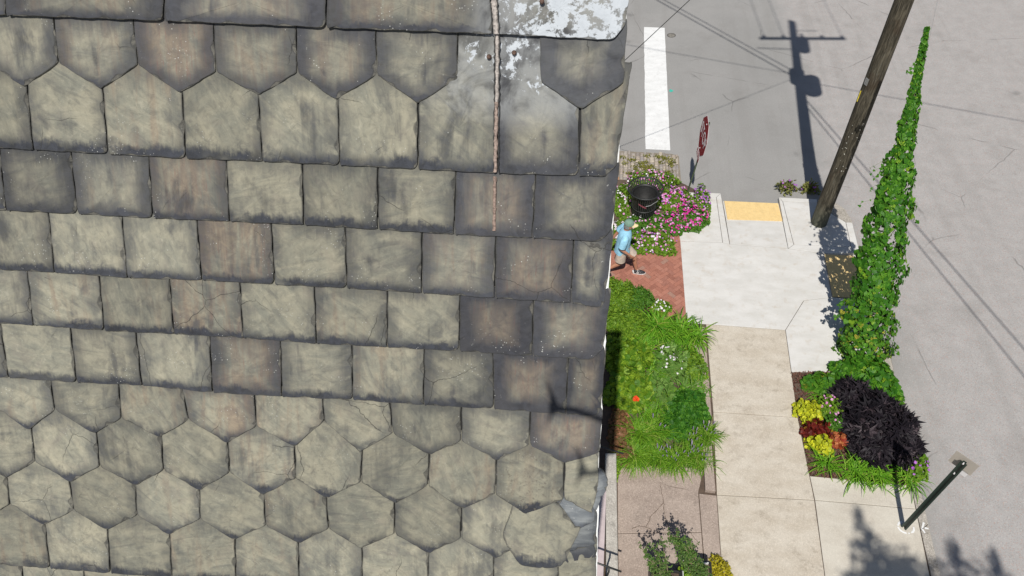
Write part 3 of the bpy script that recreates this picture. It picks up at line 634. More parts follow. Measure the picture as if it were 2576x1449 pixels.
# body: wall under the overhang and rear slope
xr = .0
bd = B()
def prism(bd, prof, x0, x1, a=0.0):      # prof in (y,z)
    n = len(prof); V = [(x0, y, z) for y, z in prof] + [(x1, y, z) for y, z in prof]
    bd.add(V, [tuple(range(n)), tuple(range(2 * n - 1, n - 1, -1))] + [(i, n + i, n + (i + 1) % n, (i + 1) % n) for i in range(n)], a)
prism(bd, [(1.15, 0), (1.15, 9.75), (1.95, 11.15), (2.55, 9.4), (2.75, 0)], -4.5, -.04)
hchild(bd.build('wall', M_wallpaint, None))
bd = B(); prism(bd, [(2.04, 11.60), (2.06, 11.40), (2.86, 9.2), (2.93, 9.24), (2.12, 11.56)], -4.6, .03); hchild(bd.build('rear_roof', plain('rear_slate', (.10, .10, .11), .8, .2, .3, 8), None))
bd = B()
for i in range(6):
    bd.box((-.09 - i * .145 + .318, 2.6, .40), (.138, 6.3, .03), 0, 0, .004)
hchild(bd.build('porch_floor', M_pinkboard, None))
# low concrete wall beside the porch boards
lw = bd = B(); slab(bd, [(1523.5, 1140), (1550, 1140), (1555, 1449), (1560, 1900), (1529, 1900), (1525, 1449)], .42, 0, .42, 0, .012)
tag(bd.build('low_wall', M_cap), 'weathered low concrete wall running beside the pink porch boards under the roof edge', 'wall')

# ======================================================================= UTILITY POLE, WIRES, GUY
def wood_mat():
    m, t, b = node_mat('pole_wood', .9, .2); g = N(t); p = g.pos()
    n1 = g.noise(g.map(p, (16, 16, 1.6)), 1.6, 6, .65, .8); n2 = g.noise(p, 3, 3); n3 = g.noise(g.map(p, (60, 60, 3)), 1, 4, .6)
    c = g.mix(g.ramp(n1, .38, .68), (.040, .035, .025), (.125, .108, .078)); c = g.mix(g.math('MULTIPLY', g.ramp(n3, .55, .7), .5), c, (.22, .205, .17))
    sx = g.n('SeparateXYZ'); g.set(sx.inputs[0], p); foot = g.ramp(sx.outputs[2], 1.0, .2, 0, .6)
    c = g.mix(foot, c, (.115, .125, .095)); c = g.mix(g.ramp(n2, .55, .7, 0, .4), c, (.05, .03, .018))
    g.set(b.inputs['Base Color'], c); g.bump(n1, .8, .03, b); return m
M_wood = wood_mat()
PB = G(2060, 560, .12); PT = PB + np.array([.10, .0, 15.9])
pole = empty('utility_pole', tuple(PB), 0, 'tall weathered brown utility pole rising from the white kerb corner', 'utility pole')
def pp(z): return (PT - PB) * (z / 15.9)
bd = B(); n = 26; zs = [0, .04, .3, .8, 1.5, 2.5, 3.5, 4.5, 5.5, 7, 9, 11, 13, 15.9]
V = []
for z in zs:
    c = pp(z); r = .192 - .0042 * z
    for k in range(n):
        t = 2 * PI * k / n; rr = r * (1 + .02 * math.sin(3 * t + z) + .015 * math.sin(7 * t + z * 2)); V.append(c + np.array([math.cos(t) * rr, math.sin(t) * rr, 0]))
bd.add(V, [(i * n + k, i * n + (k + 1) % n, (i + 1) * n + (k + 1) % n, (i + 1) * n + k) for i in range(len(zs) - 1) for k in range(n)] + [tuple((len(zs) - 1) * n + k for k in range(n))])
bd.build('pole_shaft', M_wood, pole, True)
M_steel = plain('galvanised_steel', (.40, .40, .39), .45, .5, .2, 30, .6)
M_grey = plain('transformer_grey', (.28, .29, .29), .5)
M_cer = plain('insulator_grey', (.22, .18, .16), .3)
def armbox(z, x0, x1, dy=-.16, name='crossarm'):
    bd = B(); bd.box((pp(z)[0] + (x0 + x1) / 2, dy, z), (x1 - x0, .12, .12), 0, 0, .01); return bd.build(name, M_wood, pole)
armbox(14.45, -1.15, 1.65)
def cyl(name, x, y, z0, z1, r, mat=M_grey, parent=pole):
    bd = B(); bd.tube([(x, y, z0), (x, y, z0 + .03), (x, y, z1 - .05), (x, y, z1)], [r * .85, r, r, r * .7], 18); return bd.build(name, mat, parent, True)
cyl('transformer', .42, -.05, 9.25, 10.45, .27); cyl('transformer', .05, .46, 9.35, 10.35, .24); cyl('capacitor', .36, -.02, 13.0, 14.2, .2)
for x, z in ((-1.0, 14.55), (-.35, 14.55), (.9, 14.55), (1.55, 14.5)): cyl('insulator', x + pp(z)[0], -.16, z, z + .22, .06, M_cer)
cyl('insulator', .03, 0, 15.9, 16.15, .05, M_cer); cyl('insulator', .35, -.02, 14.25, 14.7, .05, M_cer)
bd = B(); bd.tube([(-1.15, -.05, 13.3), (-.6, -.05, 13.25), (0, -.05, 13.2)], .025, 6); bd.build('bracket', M_steel, pole); bd = B(); bd.tube([(.1, -.05, 15.1), (.9, -.1, 15.15)], .02, 6); bd.build('bracket', M_steel, pole)
bd = B(); bd.box(tuple(pp(4.05) + np.array([-.155, -.075, 0])), (.02, .085, .15), .45, 0, .003); bd.build('metal_tag', M_steel, pole)
bd = B(); bd.tube([pp(z) + np.array([-.180, -.03, 0]) for z in (3.55, 3.65, 3.8)], .012, 6); bd.build('wire_guard', plain('yellow_plastic', (.75, .6, .06), .5), pole)
# rusty staples and paper scraps left by posters
M_scrap = plain('scrap_paper', (.62, .60, .52), .8)
for k in range(34):
    bd = B(); z = random.uniform(1.7, 3.1); t = random.uniform(-2.6, -.5); r = .192 - .0042 * z + .004; c = pp(z) + np.array([math.cos(t) * r, math.sin(t) * r, 0])
    s_ = random.uniform(.006, .016); T_ = np.array([-math.sin(t), math.cos(t), 0]); U_ = np.array([0, 0, 1.]); Nn = np.array([math.cos(t), math.sin(t), 0])
    bd.add([c - T_ * s_, c + T_ * s_ * .7, c + U_ * s_ * 1.7 + Nn * .008, c + Nn * .014], [(0, 1, 2), (0, 3, 1), (1, 3, 2), (2, 3, 0)])
    bd.build('poster_scrap', M_scrap, pole)
M_cable = plain('black_cable', (.02, .02, .02), .6)
def wire(name, a, b_, r, sag, label, group=None, off=0):
    a, b_ = np.array(a, float), np.array(b_, float); bd = B()
    bd.tube([a + (b_ - a) * t - np.array([0, 0, sag * 4 * t * (1 - t)]) for t in np.linspace(0, 1, 15)], r, 5)
    return tag(bd.build(name, M_cable, None, True), label, 'cable', group)
P2 = lambda z, x=0, y=0: PB + pp(z) * np.array([1, 1, 0]) + np.array([x, y, z - .12])
# service drops, positions from their shadows
g1 = 'overhead service cables running back over the cross street'
wire('overhead_cable', P2(10.7, -.1, -.1), (.85 - 3.7, 19.2 + 5.1, 9.2), .022, 0, 'thick overhead cable, its shadow the lower of two parallel lines on the road', g1)
wire('overhead_cable', P2(10.95, -.1, .1), (.85 - 3.7, 19.2 + 5.1, 9.6), .018, 0, 'thinner overhead cable, its shadow the upper of two parallel lines on the road', g1)
wire('overhead_cable', P2(10.9, -.1, 0), (-4.5, 17.0, 10.4), .012, .1, 'thin overhead cable whose faint shadow crosses the white crosswalk bar')
wire('overhead_cable', P2(8.9, .1, -.1), (5.41 + 2 * 3.05, 13.46 - 2 * 8.9, 8.3), .018, 0, 'overhead cable beyond the vine, casting the upper diagonal shadow on the right hand road')
wire('overhead_cable', P2(8.3, .1, -.1), (5.41 + 2 * 2.9, 13.46 - 2 * 9.4, 7.7), .016, 0, 'overhead cable beyond the vine, casting the lower diagonal shadow on the right hand road')
wire('overhead_cable', P2(10.2, .2, 0), (17.5, 9.6, 9.8), .014, 0, 'overhead cable whose faint level shadow reaches the right edge of the road')
for x, lb in ((-1.0, 'outer left line wire leaving the crossarm of the pole'), (-.35, 'inner left line wire leaving the crossarm of the pole'), (1.55, 'outer right line wire leaving the crossarm of the pole')):
    wire('line_wire', P2(14.75, x, -.16), P2(14.9, x - 1.4, 22), .012, 0, lb); 
# guy wire with a sprig of vine that runs down behind the roof to the left
wire('guy_wire', (5.35, 13.7, 10.0), (-3.68, 13.6, .0), .008, 0, 'thin guy wire with a leaf sprig crossing the top of the white crosswalk bar')

# ---- leaf machinery
def tm_heart():
    V = [(0, 0, 0), (.42, -.18, .04), (.62, .12, .06), (.46, .52, .02), (0, 1, -.12), (-.46, .52, .02), (-.62, .12, .06), (-.42, -.18, .04), (0, .45, -.03)]
    return V, [(0, 1, 8), (1, 2, 8), (2, 3, 8), (3, 4, 8), (4, 5, 8), (5, 6, 8), (6, 7, 8), (7, 0, 8)]
def tm_oval(wd=.5, fold=.08): return [(0, 0, 0), (wd, .3, fold), (wd * .9, .62, fold), (0, 1, -.05), (-wd * .9, .62, fold), (-wd, .3, fold), (0, .5, 0)], [(0, 1, 6), (1, 2, 6), (2, 3, 6), (3, 4, 6), (4, 5, 6), (5, 0, 6)]
def tm_round():
    V = [(0, .02, 0)] + [(.5 * math.sin(t), .5 - .5 * math.cos(t), .03 * math.cos(3 * t)) for t in np.linspace(.4, 2 * PI - .4, 9)] + [(0, .5, -.05)]
    return V, [(k, k + 1, 10) for k in range(0, 9)] + [(9, 0, 10)]
def tm_diamond(wd=.28): return [(0, 0, 0), (wd, .45, .03), (0, 1, 0), (-wd, .45, .03)], [(0, 1, 2), (0, 2, 3)]
def tm_star():
    V = [(0, -.02, 0)]; F_ = []
    for k, (a, L) in enumerate(((-1.9, .5), (-.95, .72), (0, 1.0), (.95, .72), (1.9, .5))):
        d = (math.sin(a), math.cos(a)); nx = (d[1], -d[0]); m_ = L * .45; wd = .15; i = len(V)
        V += [(d[0] * m_ * .55 + nx[0] * wd, .12 + d[1] * m_ * .55 + nx[1] * wd, .02), (d[0] * L, .12 + d[1] * L, -.06), (d[0] * m_ * .55 - nx[0] * wd, .12 + d[1] * m_ * .55 - nx[1] * wd, .02)]
        F_ += [(0, i + 2, i + 1), (0, i + 1, i)]
    return V, F_
def tm_flower(n=10, deep=.12):
    V = [(0, 0, -deep)] + [(.5 * (1 if k % 2 else .88) * math.cos(2 * PI * k / n), .5 * (1 if k % 2 else .88) * math.sin(2 * PI * k / n), .04 * (k % 2)) for k in range(n)]
    return V, [(0, 1 + k, 1 + (k + 1) % n) for k in range(n)]
HEART, OVAL, ROUND, DIA, STAR, FLOW = tm_heart(), tm_oval(), tm_round(), tm_diamond(), tm_star(), tm_flower()
def nrmz(a): return a / (np.linalg.norm(a, axis=-1, keepdims=True) + 1e-9)
def scatter(name, mat, tm, pos, nrm, tip, size, tint, parent=None, loc=(0, 0, 0), extra_=None):
    pos = np.asarray(pos, float); n = len(pos); z = nrmz(np.asarray(nrm, float)); y = np.asarray(tip, float); y = nrmz(y - z * (y * z).sum(1, keepdims=True)); x = np.cross(y, z)
    T, Fc = np.array(tm[0]), np.array([f for f in tm[1]]); size = np.broadcast_to(size, (n,))
    V = pos[:, None] + size[:, None, None] * (T[None, :, 0, None] * x[:, None] + T[None, :, 1, None] * y[:, None] + T[None, :, 2, None] * z[:, None])
    m_ = len(T); V = V.reshape(-1, 3); Fa = (Fc[None] + (np.arange(n) * m_)[:, None, None]).reshape(-1, Fc.shape[1])
    return mesh(name, V.tolist(), Fa.tolist(), mat, parent, False, {'tint': np.repeat(tint, m_)}, loc)
def rv(n, s=1.0): return rs.normal(0, s, (n, 3))
def mound(n, rx, ry, h, lump=.25, shell=.55):
    """points on and inside a lumpy mound of half-size rx, ry and height h, with outward normals"""
    a = rs.uniform(0, 2 * PI, n); q = np.sqrt(rs.uniform(0, 1, n)); ph = rs.uniform(0, 6.28, 6)
    L = 1 + lump * (np.sin(3 * a + ph[0]) * .5 + np.sin(5 * a + ph[1]) * .35 + np.sin(9 * a + ph[2]) * .2)
    x, y = rx * q * np.cos(a) * L, ry * q * np.sin(a) * L
    top = h * np.sqrt(np.clip(1 - q ** 2.6, .02, 1)) * (1 + lump * .8 * np.sin(x * 17 / max(rx, .2) * .35 + ph[3]) * np.cos(y * 15 / max(ry, .2) * .35 + ph[4]))
    z = top * (shell + (1 - shell) * rs.uniform(0, 1, n) ** .5) * rs.uniform(.8, 1.08, n)
    nr = np.stack([np.cos(a) * q * .9, np.sin(a) * q * .9, np.ones(n) * .9], 1)
    return np.stack([x, y, z], 1), nr
_fl = {}
def many(name, mt, tm, P, Nn, sz, o):
    ms = _fl.get((name, mt.name))
    if ms is None:
        ms = []
        for k in range(4):
            t = mesh(name, tm[0], tm[1], mt, None, False, {'tint': np.full(len(tm[0]), k / 3.0)}); ms.append(t.data); bpy.data.objects.remove(t)
        _fl[(name, mt.name)] = ms
    for k in range(len(P)):
        f = bpy.data.objects.new(name, ms[k % 4]); link(f, o); f.location = tuple(P[k]); q = Vector(Nn[k]).to_track_quat('Z', 'Y'); f.rotation_euler = q.to_euler(); f.rotation_euler.rotate_axis('Z', random.uniform(0, 6)); f.scale = (sz[k],) * 3
def stems(parent, P, mat, k=14, r=.004):
    bd = B(); n = len(P)
    for i in rs.choice(n, min(k, n), replace=False):
        p = P[i]; bd.tube([(p[0] * .2, p[1] * .2, 0), (p[0] * .6, p[1] * .6, p[2] * .6), tuple(p)], [r * 1.6, r * 1.2, r], 5)
    return bd.build('stem', mat, parent)
M_stem = plain('plant_stem', (.11, .13, .05), .7)
def shrub(name, label, cat, group, c, rx, ry, h, n, tm, size, mat, tiltn=.45, tipup=False, flowers=None, sz_var=.25, lump=.25, shell=.5):
    o = empty(name, tuple(c), 0, label, cat, group); P, Nr = mound(n, rx, ry, h, lump, shell)
    Nr = nrmz(Nr) + rv(n, tiltn); Nr[:, 2] = np.abs(Nr[:, 2]) + .1
    tp = np.stack([P[:, 0], P[:, 1], P[:, 2] * (0.5 if tipup else -.4)], 1) / max(rx, ry) + rv(n, .6)
    scatter('foliage', mat, tm, P, Nr, tp, size * (1 + rs.uniform(-sz_var, sz_var, n)), rs.uniform(0, 1, n) ** 1.2, o); stems(o, P, M_stem)
    for (mt, nf, fs, side) in (flowers or []):
        Pf, Nf = mound(nf, rx * 1.0, ry * 1.0, h, lump, .97); Pf[:, 2] += .02 + rs.uniform(0, .03, nf)
        if side is not None: Pf = Pf + 0; k = (Pf[:, 0] * side[0] + Pf[:, 1] * side[1]) > side[2] * max(rx, ry) * rs.uniform(-.6, 1, nf); Pf, Nf = Pf[k], Nf[k]
        if len(Pf) == 0: continue
        # flowers come in small sprays
        Pf = Pf + rv(len(Pf), .01)
        many('flower', mt, FLOW, Pf, nrmz(Nf) + rv(len(Pf), .35) + np.array([0, -.25, .2]), fs * (1 + rs.uniform(-.3, .25, len(Pf))), o)
    return o
def blades(name, label, cat, group, c, n, length, width, mat, spread=1.0, rise=1.0, base=.06, dirx=None, flowers=None, droop=1.0, seg=6, arc=None):
    o = empty(name, tuple(c), 0, label, cat, group); V = []; Fc = []; T = []
    for k in range(n):
        a = rs.uniform(0, 2 * PI) if arc is None else rs.uniform(*arc); L = length * rs.uniform(.6, 1.12); e = rs.uniform(.35, 1.35) / spread; b0 = np.array([rs.normal(0, base), rs.normal(0, base), 0])
        d = np.array([math.cos(a), math.sin(a), 0]); sd = np.array([-d[1], d[0], 0]); p = b0.copy(); ang = min(1.45, e) ; ti = rs.uniform(0, 1); tw = rs.normal(0, .3); i0 = len(V)
        for s_ in range(seg + 1):
            t = s_ / seg; wv = width * (1 - t ** 2.2) * (.55 + .45 * min(1, t * 4)) * .5 + .0004
            nrm2 = sd * math.cos(tw * t) + np.array([0, 0, math.sin(tw * t)])
            V += [p - nrm2 * wv, p + nrm2 * wv]; T += [ti, ti]
            st = L / seg; p = p + d * math.cos(ang) * st + np.array([0, 0, math.sin(ang) * st * rise]); ang -= droop * (1.25 + .9 * rs.uniform()) / seg * (1 + t)
            if p[2] < .01: p[2] = .01
        Fc += [(i0 + 2 * s_, i0 + 2 * s_ + 1, i0 + 2 * s_ + 3, i0 + 2 * s_ + 2) for s_ in range(seg)]
    mesh('blades', V, Fc, mat, o, False, {'tint': T})
    for (mt, nf, hgt, kind) in (flowers or []):
        for k in range(nf):
            bd = B(); a = rs.uniform(0, 2 * PI); r_ = rs.uniform(.05, .8) * length * .6; q = np.array([math.cos(a) * r_ * .45, math.sin(a) * r_ * .45, .02]); tpv = np.array([math.cos(a) * r_, math.sin(a) * r_, hgt * rs.uniform(.7, 1.1)])
            d = tpv - q; L = np.linalg.norm(d); d /= L; p1 = q + d * L * .72; bd.tube([p1, p1 + d * .03, tpv - d * .01, tpv], [.004, .009, .008, .003], 6, rs.uniform(0, 1))
            bd.build('flower_spike', mt, o)
    return o
L_lime = leafmat('lime_leaf', (.07, .18, .012), (.36, .50, .04)); L_fine = leafmat('fine_leaf', (.09, .20, .015), (.27, .40, .035)); L_green = leafmat('green_leaf', (.05, .15, .015), (.15, .30, .035))
L_deep = leafmat('deep_green_leaf', (.025, .11, .010), (.13, .32, .03)); L_blade = leafmat('daylily_leaf', (.08, .24, .012), (.26, .50, .035), (.38, .42, .08)); L_grass = leafmat('liriope_leaf', (.08, .22, .012), (.28, .46, .035), (.42, .44, .12))
L_grey = leafmat('grey_green_leaf', (.10, .22, .035), (.26, .40, .10)); L_vine = leafmat('vine_leaf', (.03, .13, .010), (.16, .38, .028), (.32, .46, .03)); L_vinelow = leafmat('yellowing_vine_leaf', (.04, .15, .012), (.16, .33, .025), (.50, .42, .06))
L_black = leafmat('black_leaf', (.009, .007, .010), (.034, .026, .033), (.085, .062, .070), trans=.08, rough=.55); L_yel = leafmat('golden_leaf', (.34, .40, .02), (.82, .80, .04)); L_red = leafmat('dark_red_leaf', (.10, .012, .010), (.24, .03, .016), (.45, .30, .03)); L_coral = leafmat('coral_leaf', (.12, .09, .03), (.42, .17, .10))
L_shrub = leafmat('shrub_leaf', (.05, .12, .025), (.17, .28, .055)); L_weed = leafmat('weed_leaf', (.14, .15, .04), (.30, .30, .09))
F_mag = leafmat('magenta_petal', (.62, .035, .30), (.80, .10, .48), trans=.2); F_pink = leafmat('pink_petal', (.72, .28, .58), (.86, .50, .76), trans=.2); F_white = leafmat('white_petal', (.80, .74, .78), (.92, .90, .90), trans=.2); F_vio = leafmat('violet_petal', (.42, .12, .55), (.58, .25, .72), trans=.2)
F_red = leafmat('red_petal', (.80, .06, .01), (.90, .12, .02), trans=.1); F_lav = leafmat('lavender_spike', (.28, .22, .36), (.42, .36, .50), trans=0)

# ---- vine climbing the guy wire
g0 = np.array([5.60, 9.25, .12]); g1_ = np.array(P2(8.7, 0, -.1)); gz = lambda t: g0 + (g1_ - g0) * t
o = empty('climbing_vine', tuple(g0), 0, 'tall green vine with heart shaped leaves climbing the slanting guy wire', 'vine')
bd = B(); bd.tube([np.zeros(3), (g1_ - g0) * .6, g1_ - g0], [.008, .003, .0018], 5); wr = tag(bd.build('guy_wire', M_steel, None), 'steel guy wire inside the climbing vine, running up to the utility pole', 'guy wire'); wr.location = g0
n = 5600; tt = rs.uniform(0, 1, n) ** 1.25 * .69
def vr(t): return np.interp(t, [0, .06, .15, .28, .40, .47, .53, .60, .70], [.58, .52, .47, .43, .32, .19, .13, .075, .018])
def vcen(t):
    q = gz(t[:, None] if hasattr(t, '__len__') else t); sg = np.interp(t, [0, .2, .4, .55, .65], [.0, .10, .06, .02, 0])
    return q - g0 + np.stack([np.interp(t, [0, .2, .7], [0.0, -.02, -.07]), -sg * .6, -sg], -1)
th = rs.uniform(0, 2 * PI, n); q_ = rs.uniform(.55, 1, n) ** .6 * (1 + .16 * np.sin(th * 3 + tt * 40) + .13 * np.sin(tt * 95 + th) + .06 * np.sin(tt * 61)); R_ = vr(tt) * q_
axd = nrmz(g1_ - g0); e1 = nrmz(np.cross(axd, [0, 0, 1.])); e2 = np.cross(axd, e1)      # e1 sideways (x), e2 up/back
squ = np.where(np.sin(th) * e2[2] > 0, .8, 1.0)
off = np.cos(th)[:, None] * R_[:, None] * e1 + (np.sin(th) * R_ * .75 * squ)[:, None] * e2
Pv = vcen(tt) + off; Nv = nrmz(off) + np.array([0, -.35, .45]) + rv(n, .35)
tipd = np.array([0, -.5, -1.0]) + nrmz(off) * .5 + rv(n, .35)
lowm = tt + rs.normal(0, .05, n) < .10
sz = np.interp(tt, [0, .1, .4, .6], [.074, .092, .084, .055]) * rs.uniform(.45, 1.25, n)
Pv[:, 2] = np.maximum(Pv[:, 2], .03)
scatter('leaves', L_vine, HEART, Pv[~lowm], Nv[~lowm], tipd[~lowm], sz[~lowm], rs.uniform(0, 1, (~lowm).sum()) ** 1.3 * .96, o)
scatter('low_leaves', L_vinelow, HEART, Pv[lowm], Nv[lowm], tipd[lowm], sz[lowm] * .9, rs.uniform(0, 1, lowm.sum()) ** 1.1, o)
bd = B()
for k in range(9):
    pts = [];
    for t in np.linspace(0, .62 if k < 4 else random.uniform(.2, .5), 22): a = t * 30 + k; r = vr(t) * .55; pts.append(vcen(t) + np.array([math.cos(a) * r, math.sin(a) * r * .6, 0]))
    bd.tube(pts, .006, 5)
ws = []
for k in range(12):   # loose tendrils reaching out sideways, with a few leaves
    t = random.uniform(.08, .63); s_ = -1 if random.random() < .85 else 1; p = vcen(t); r = vr(t); L = random.uniform(.12, .38); pts = []
    for j in range(7): f_ = j / 6; pts.append(p + np.array([s_ * (r * .8 + L * f_), -.05 * f_ + random.uniform(-.02, .02), .10 * f_ - .22 * f_ * f_ + random.uniform(-.01, .01)]))
    bd.tube(pts, .003, 4); ws += [pts[3], pts[5], pts[6]]
pts = [vcen(.62) + np.array([0.01 * math.sin(j), .0, .07 * j]) for j in range(7)]; bd.tube(pts, .004, 4); ws += pts[1::2]
bd.build('stem', M_stem, o); ws = np.array(ws)
scatter('tendril_leaves', L_vine, HEART, ws, np.array([[0, -.4, .8]]) + rv(len(ws), .4), rv(len(ws)) + np.array([0, -.3, -.5]), rs.uniform(.035, .075, len(ws)), rs.uniform(0, .9, len(ws)), o)
# sprig on the left guy wire
d_ = np.array([5.35 + 3.68, .1, 10.0]); Psp = np.array([-3.68, 13.6, 0]) + d_ * np.linspace(.395, .425, 7)[:, None]
tag(scatter('vine_sprig', L_lime, HEART, Psp, np.array([[0, -.5, .8]]) + rv(7, .4), rv(7), .075, rs.uniform(0, 1, 7)), 'tiny lime green sprig clinging to the thin guy wire by the roof edge', 'vine')

# ---- stop sign
M_red = plain('stop_red', (.27, .008, .014), .7, .15, .06, 3); M_rim = plain('reflective_white', (.72, .70, .70), .4, .4, .05, 5); M_gpost = plain('green_post', (.07, .095, .055), .55, .4, .25, 20); M_dgreen = plain('dark_green_post', (.012, .028, .020), .4, .5, .2, 20)
def text_mesh(txt, size, name, mat, parent, Mx, xs=1.0, ex=.002, sp=1.0):
    cu = bpy.data.curves.new(name, 'FONT'); cu.body = txt; cu.size = size; cu.align_x = 'CENTER'; cu.align_y = 'CENTER'; cu.extrude = ex; cu.space_character = sp; cu.offset = 0
    tmp = bpy.data.objects.new('tmp', cu); sc.collection.objects.link(tmp); dg = bpy.context.evaluated_depsgraph_get(); me = bpy.data.meshes.new_from_object(tmp.evaluated_get(dg))
    sc.collection.objects.unlink(tmp); bpy.data.objects.remove(tmp); me.materials.clear(); me.materials.append(mat)
    me.transform(Matrix(((xs, 0, 0, 0), (0, 1, 0, 0), (0, 0, 1, 0), (0, 0, 0, 1)))); me.transform(Mx)
    o = bpy.data.objects.new(name, me); return link(o, parent)
base = G(1721, 507, .0); cs_ = np.array([2.276, 13.961, 2.2]); up = nrmz(np.array([.08, -.06, 1.])); rd = nrmz(np.array([math.sin(math.radians(2)), -math.cos(math.radians(2)), 0])); rd = nrmz(rd - up * (rd @ up)); fn = np.cross(rd, up)
# fn should face -X
if fn[0] > 0: fn = -fn
stop = empty('stop_sign', tuple(base), 0, 'red stop sign seen nearly edge on, on a leaning green post in the petunias', 'stop sign')
def frame(c, x, y, z): return Matrix([[x[i], y[i], z[i], c[i]] for i in range(3)] + [[0, 0, 0, 1]])
def octa(r): return [(r * math.cos(PI / 8 + k * PI / 4), r * math.sin(PI / 8 + k * PI / 4)) for k in range(8)]
def plate(name, outline, th, mat, parent, c, x, y, z, off=0):
    n = len(outline); V = [c + x * a + y * b_ + z * (off + th / 2) for a, b_ in outline] + [c + x * a + y * b_ + z * (off - th / 2) for a, b_ in outline]
    return mesh(name, V, [tuple(range(n)), tuple(range(2 * n - 1, n - 1, -1))] + [(i, n + i, n + (i + 1) % n, (i + 1) % n) for i in range(n)], mat, parent)
cl = cs_ - base; k_ = .48 / math.cos(PI / 8)
plate('sign_plate', octa(k_), .004, M_rim, stop, cl, rd, up, fn, .0); plate('red_face', octa(k_ * .958), .003, M_red, stop, cl, rd, up, fn, .004)
text_mesh('STOP', .46, 'lettering', M_rim, stop, frame(cl + fn * .0075, rd, up, fn), .76, .001)
for v in (.36, -.36): bt = B(); bt.tube([cl + up * v + fn * .004, cl + up * v + fn * .016], .018, 8); bt.build('bolt', M_rim, stop)
pl = cl - up * .60 - rd * .02; rect = lambda a, b_: [(-a, -b_), (a, -b_), (a, b_), (-a, b_)]
plate('small_plaque', rect(.22, .09), .004, M_rim, stop, pl, rd, up, fn, .0); plate('plaque_face', rect(.205, .075), .003, M_red, stop, pl, rd, up, fn, .004)
text_mesh('ALL WAY', .10, 'plaque_lettering', M_rim, stop, frame(pl + fn * .0075, rd, up, fn), .85, .001)
bd = B(); a = np.array([0, 0, 0.]); b_ = cl + up * .42 - fn * .03
for dx, dy, sx_, sy_ in ((0, 0, .036, .006), (.016, .014, .006, .028), (-.016, .014, .006, .028)):
    pts = [a + np.array([dy, dx, 0]) , b_ + np.array([dy, dx, 0])]; V = []
    for p in pts: V += [p + np.array([i * sy_ / 2, j * sx_ / 2, 0]) for i, j in ((-1, -1), (1, -1), (1, 1), (-1, 1))]
    bd.add(V, [(k, (k + 1) % 4, 4 + (k + 1) % 4, 4 + k) for k in range(4)] + [(4, 5, 6, 7)])
bd.build('post', M_gpost, stop)

# ---- bare green post with a small sign seen from behind
base = G(2275, 1326, .12); ob = empty('sign_post', tuple(base), 0, 'dark green channel post at the kerb holding a small tan sign seen from behind', 'sign post')
ang = math.radians(-43); bd = B(); cx_ = lambda dx, dy: (dx * math.cos(ang) - dy * math.sin(ang), dx * math.sin(ang) + dy * math.cos(ang))
for (dx, dy, sx_, sy_) in ((0, 0, .045, .008), (.022, .017, .008, .034), (-.022, .017, .008, .034), (.035, .034, .026, .006), (-.035, .034, .026, .006)):
    x, y = cx_(dx, -dy); bd.box((x, y, 1.24), (sx_, sy_, 2.48), ang)
bd.build('post', M_dgreen, ob)
vx = np.array([math.cos(ang), math.sin(ang), 0]); vz = np.array([0, 0, 1.]); vy = np.cross(vz, vx)
plate('sign_plate', rect(.17, .16), .003, plain('tan_sign_back', (.42, .38, .33), .7, .3, .05, 3), ob, np.array([0, 0, 2.36]) + vy * .05, vx, vz, vy)
plate('sticker', rect(.05, .06), .003, M_rim, ob, np.array([0, 0, 2.16]) + vy * .05 + vx * .085, vx, vz, vy)
for z in (2.44, 2.12): bd = B(); bd.tube([np.array([0, 0, z]) - vy * .036, np.array([0, 0, z]) + vy * .0], .012, 8); bd.build('bolt', M_rim, ob)

# ---- litter bin
bc = G(1616, 548, .12); o = empty('litter_bin', tuple(bc), 0, 'black slatted steel litter bin with a flared rim standing in the petunias', 'litter bin')
def rb(z): return np.interp(z, [0, .1, .7, .86, 1.0], [.25, .26, .315, .34, .425])
bd = B(); ns = 40
for k in range(ns):
    t = 2 * PI * k / ns; c_, s_ = math.cos(t), math.sin(t); zs = [.04, .3, .6, .78, .88, .95, 1.0]; V = []
    for z in zs:
        r = rb(z); wv = .0115 + .004 * (z > .85)
        for dr, dw in ((0, -1), (0, 1), (.008, 1), (.008, -1)): V.append(((r + dr) * c_ - s_ * wv * dw, (r + dr) * s_ + c_ * wv * dw, z))
    bd.add(V, [(4 * i + j, 4 * i + (j + 1) % 4, 4 * i + 4 + (j + 1) % 4, 4 * i + 4 + j) for i in range(len(zs) - 1) for j in range(4)])
bd.build('slats', plain('worn_black_slats', (.035, .038, .035), .38, .6, .5, 80), o)
for z, r in ((.03, .27), (.45, .30), (1.0, .430)):
    bd = B(); bd.lathe([(r - .014, z - .008), (r + .014, z - .008), (r + .016, z + .01), (r - .014, z + .012), (r - .014, z - .008)], n=40); bd.build('ring', M_black, o, True)
bd = B(); bd.lathe([(.02, .10), (.24, .10), (.300, .80), (.335, .84), (.340, .86), (.305, .865), (.295, .80)], n=32); bd.build('liner', plain('bin_liner', (.018, .018, .018), .5), o, True)
bd = B(); bd.lathe([(.24, .45), (.12, .47), (.01, .44)], n=20); bd.build('rubbish_bag', plain('bag', (.01, .01, .01), .3), o, True)
bd = B(); ta = [-2.05 + k * .12 for k in range(6)]
bd.add([((rb(z) + .012) * math.cos(t), (rb(z) + .012) * math.sin(t), z - .02 * i) for i, t in enumerate(ta) for z in (.70, .76)], [(2 * i, 2 * i + 2, 2 * i + 3, 2 * i + 1) for i in range(5)]); bd.build('red_label', plain('faded_red', (.26, .07, .09), .7, var=.6, scale=60), o)
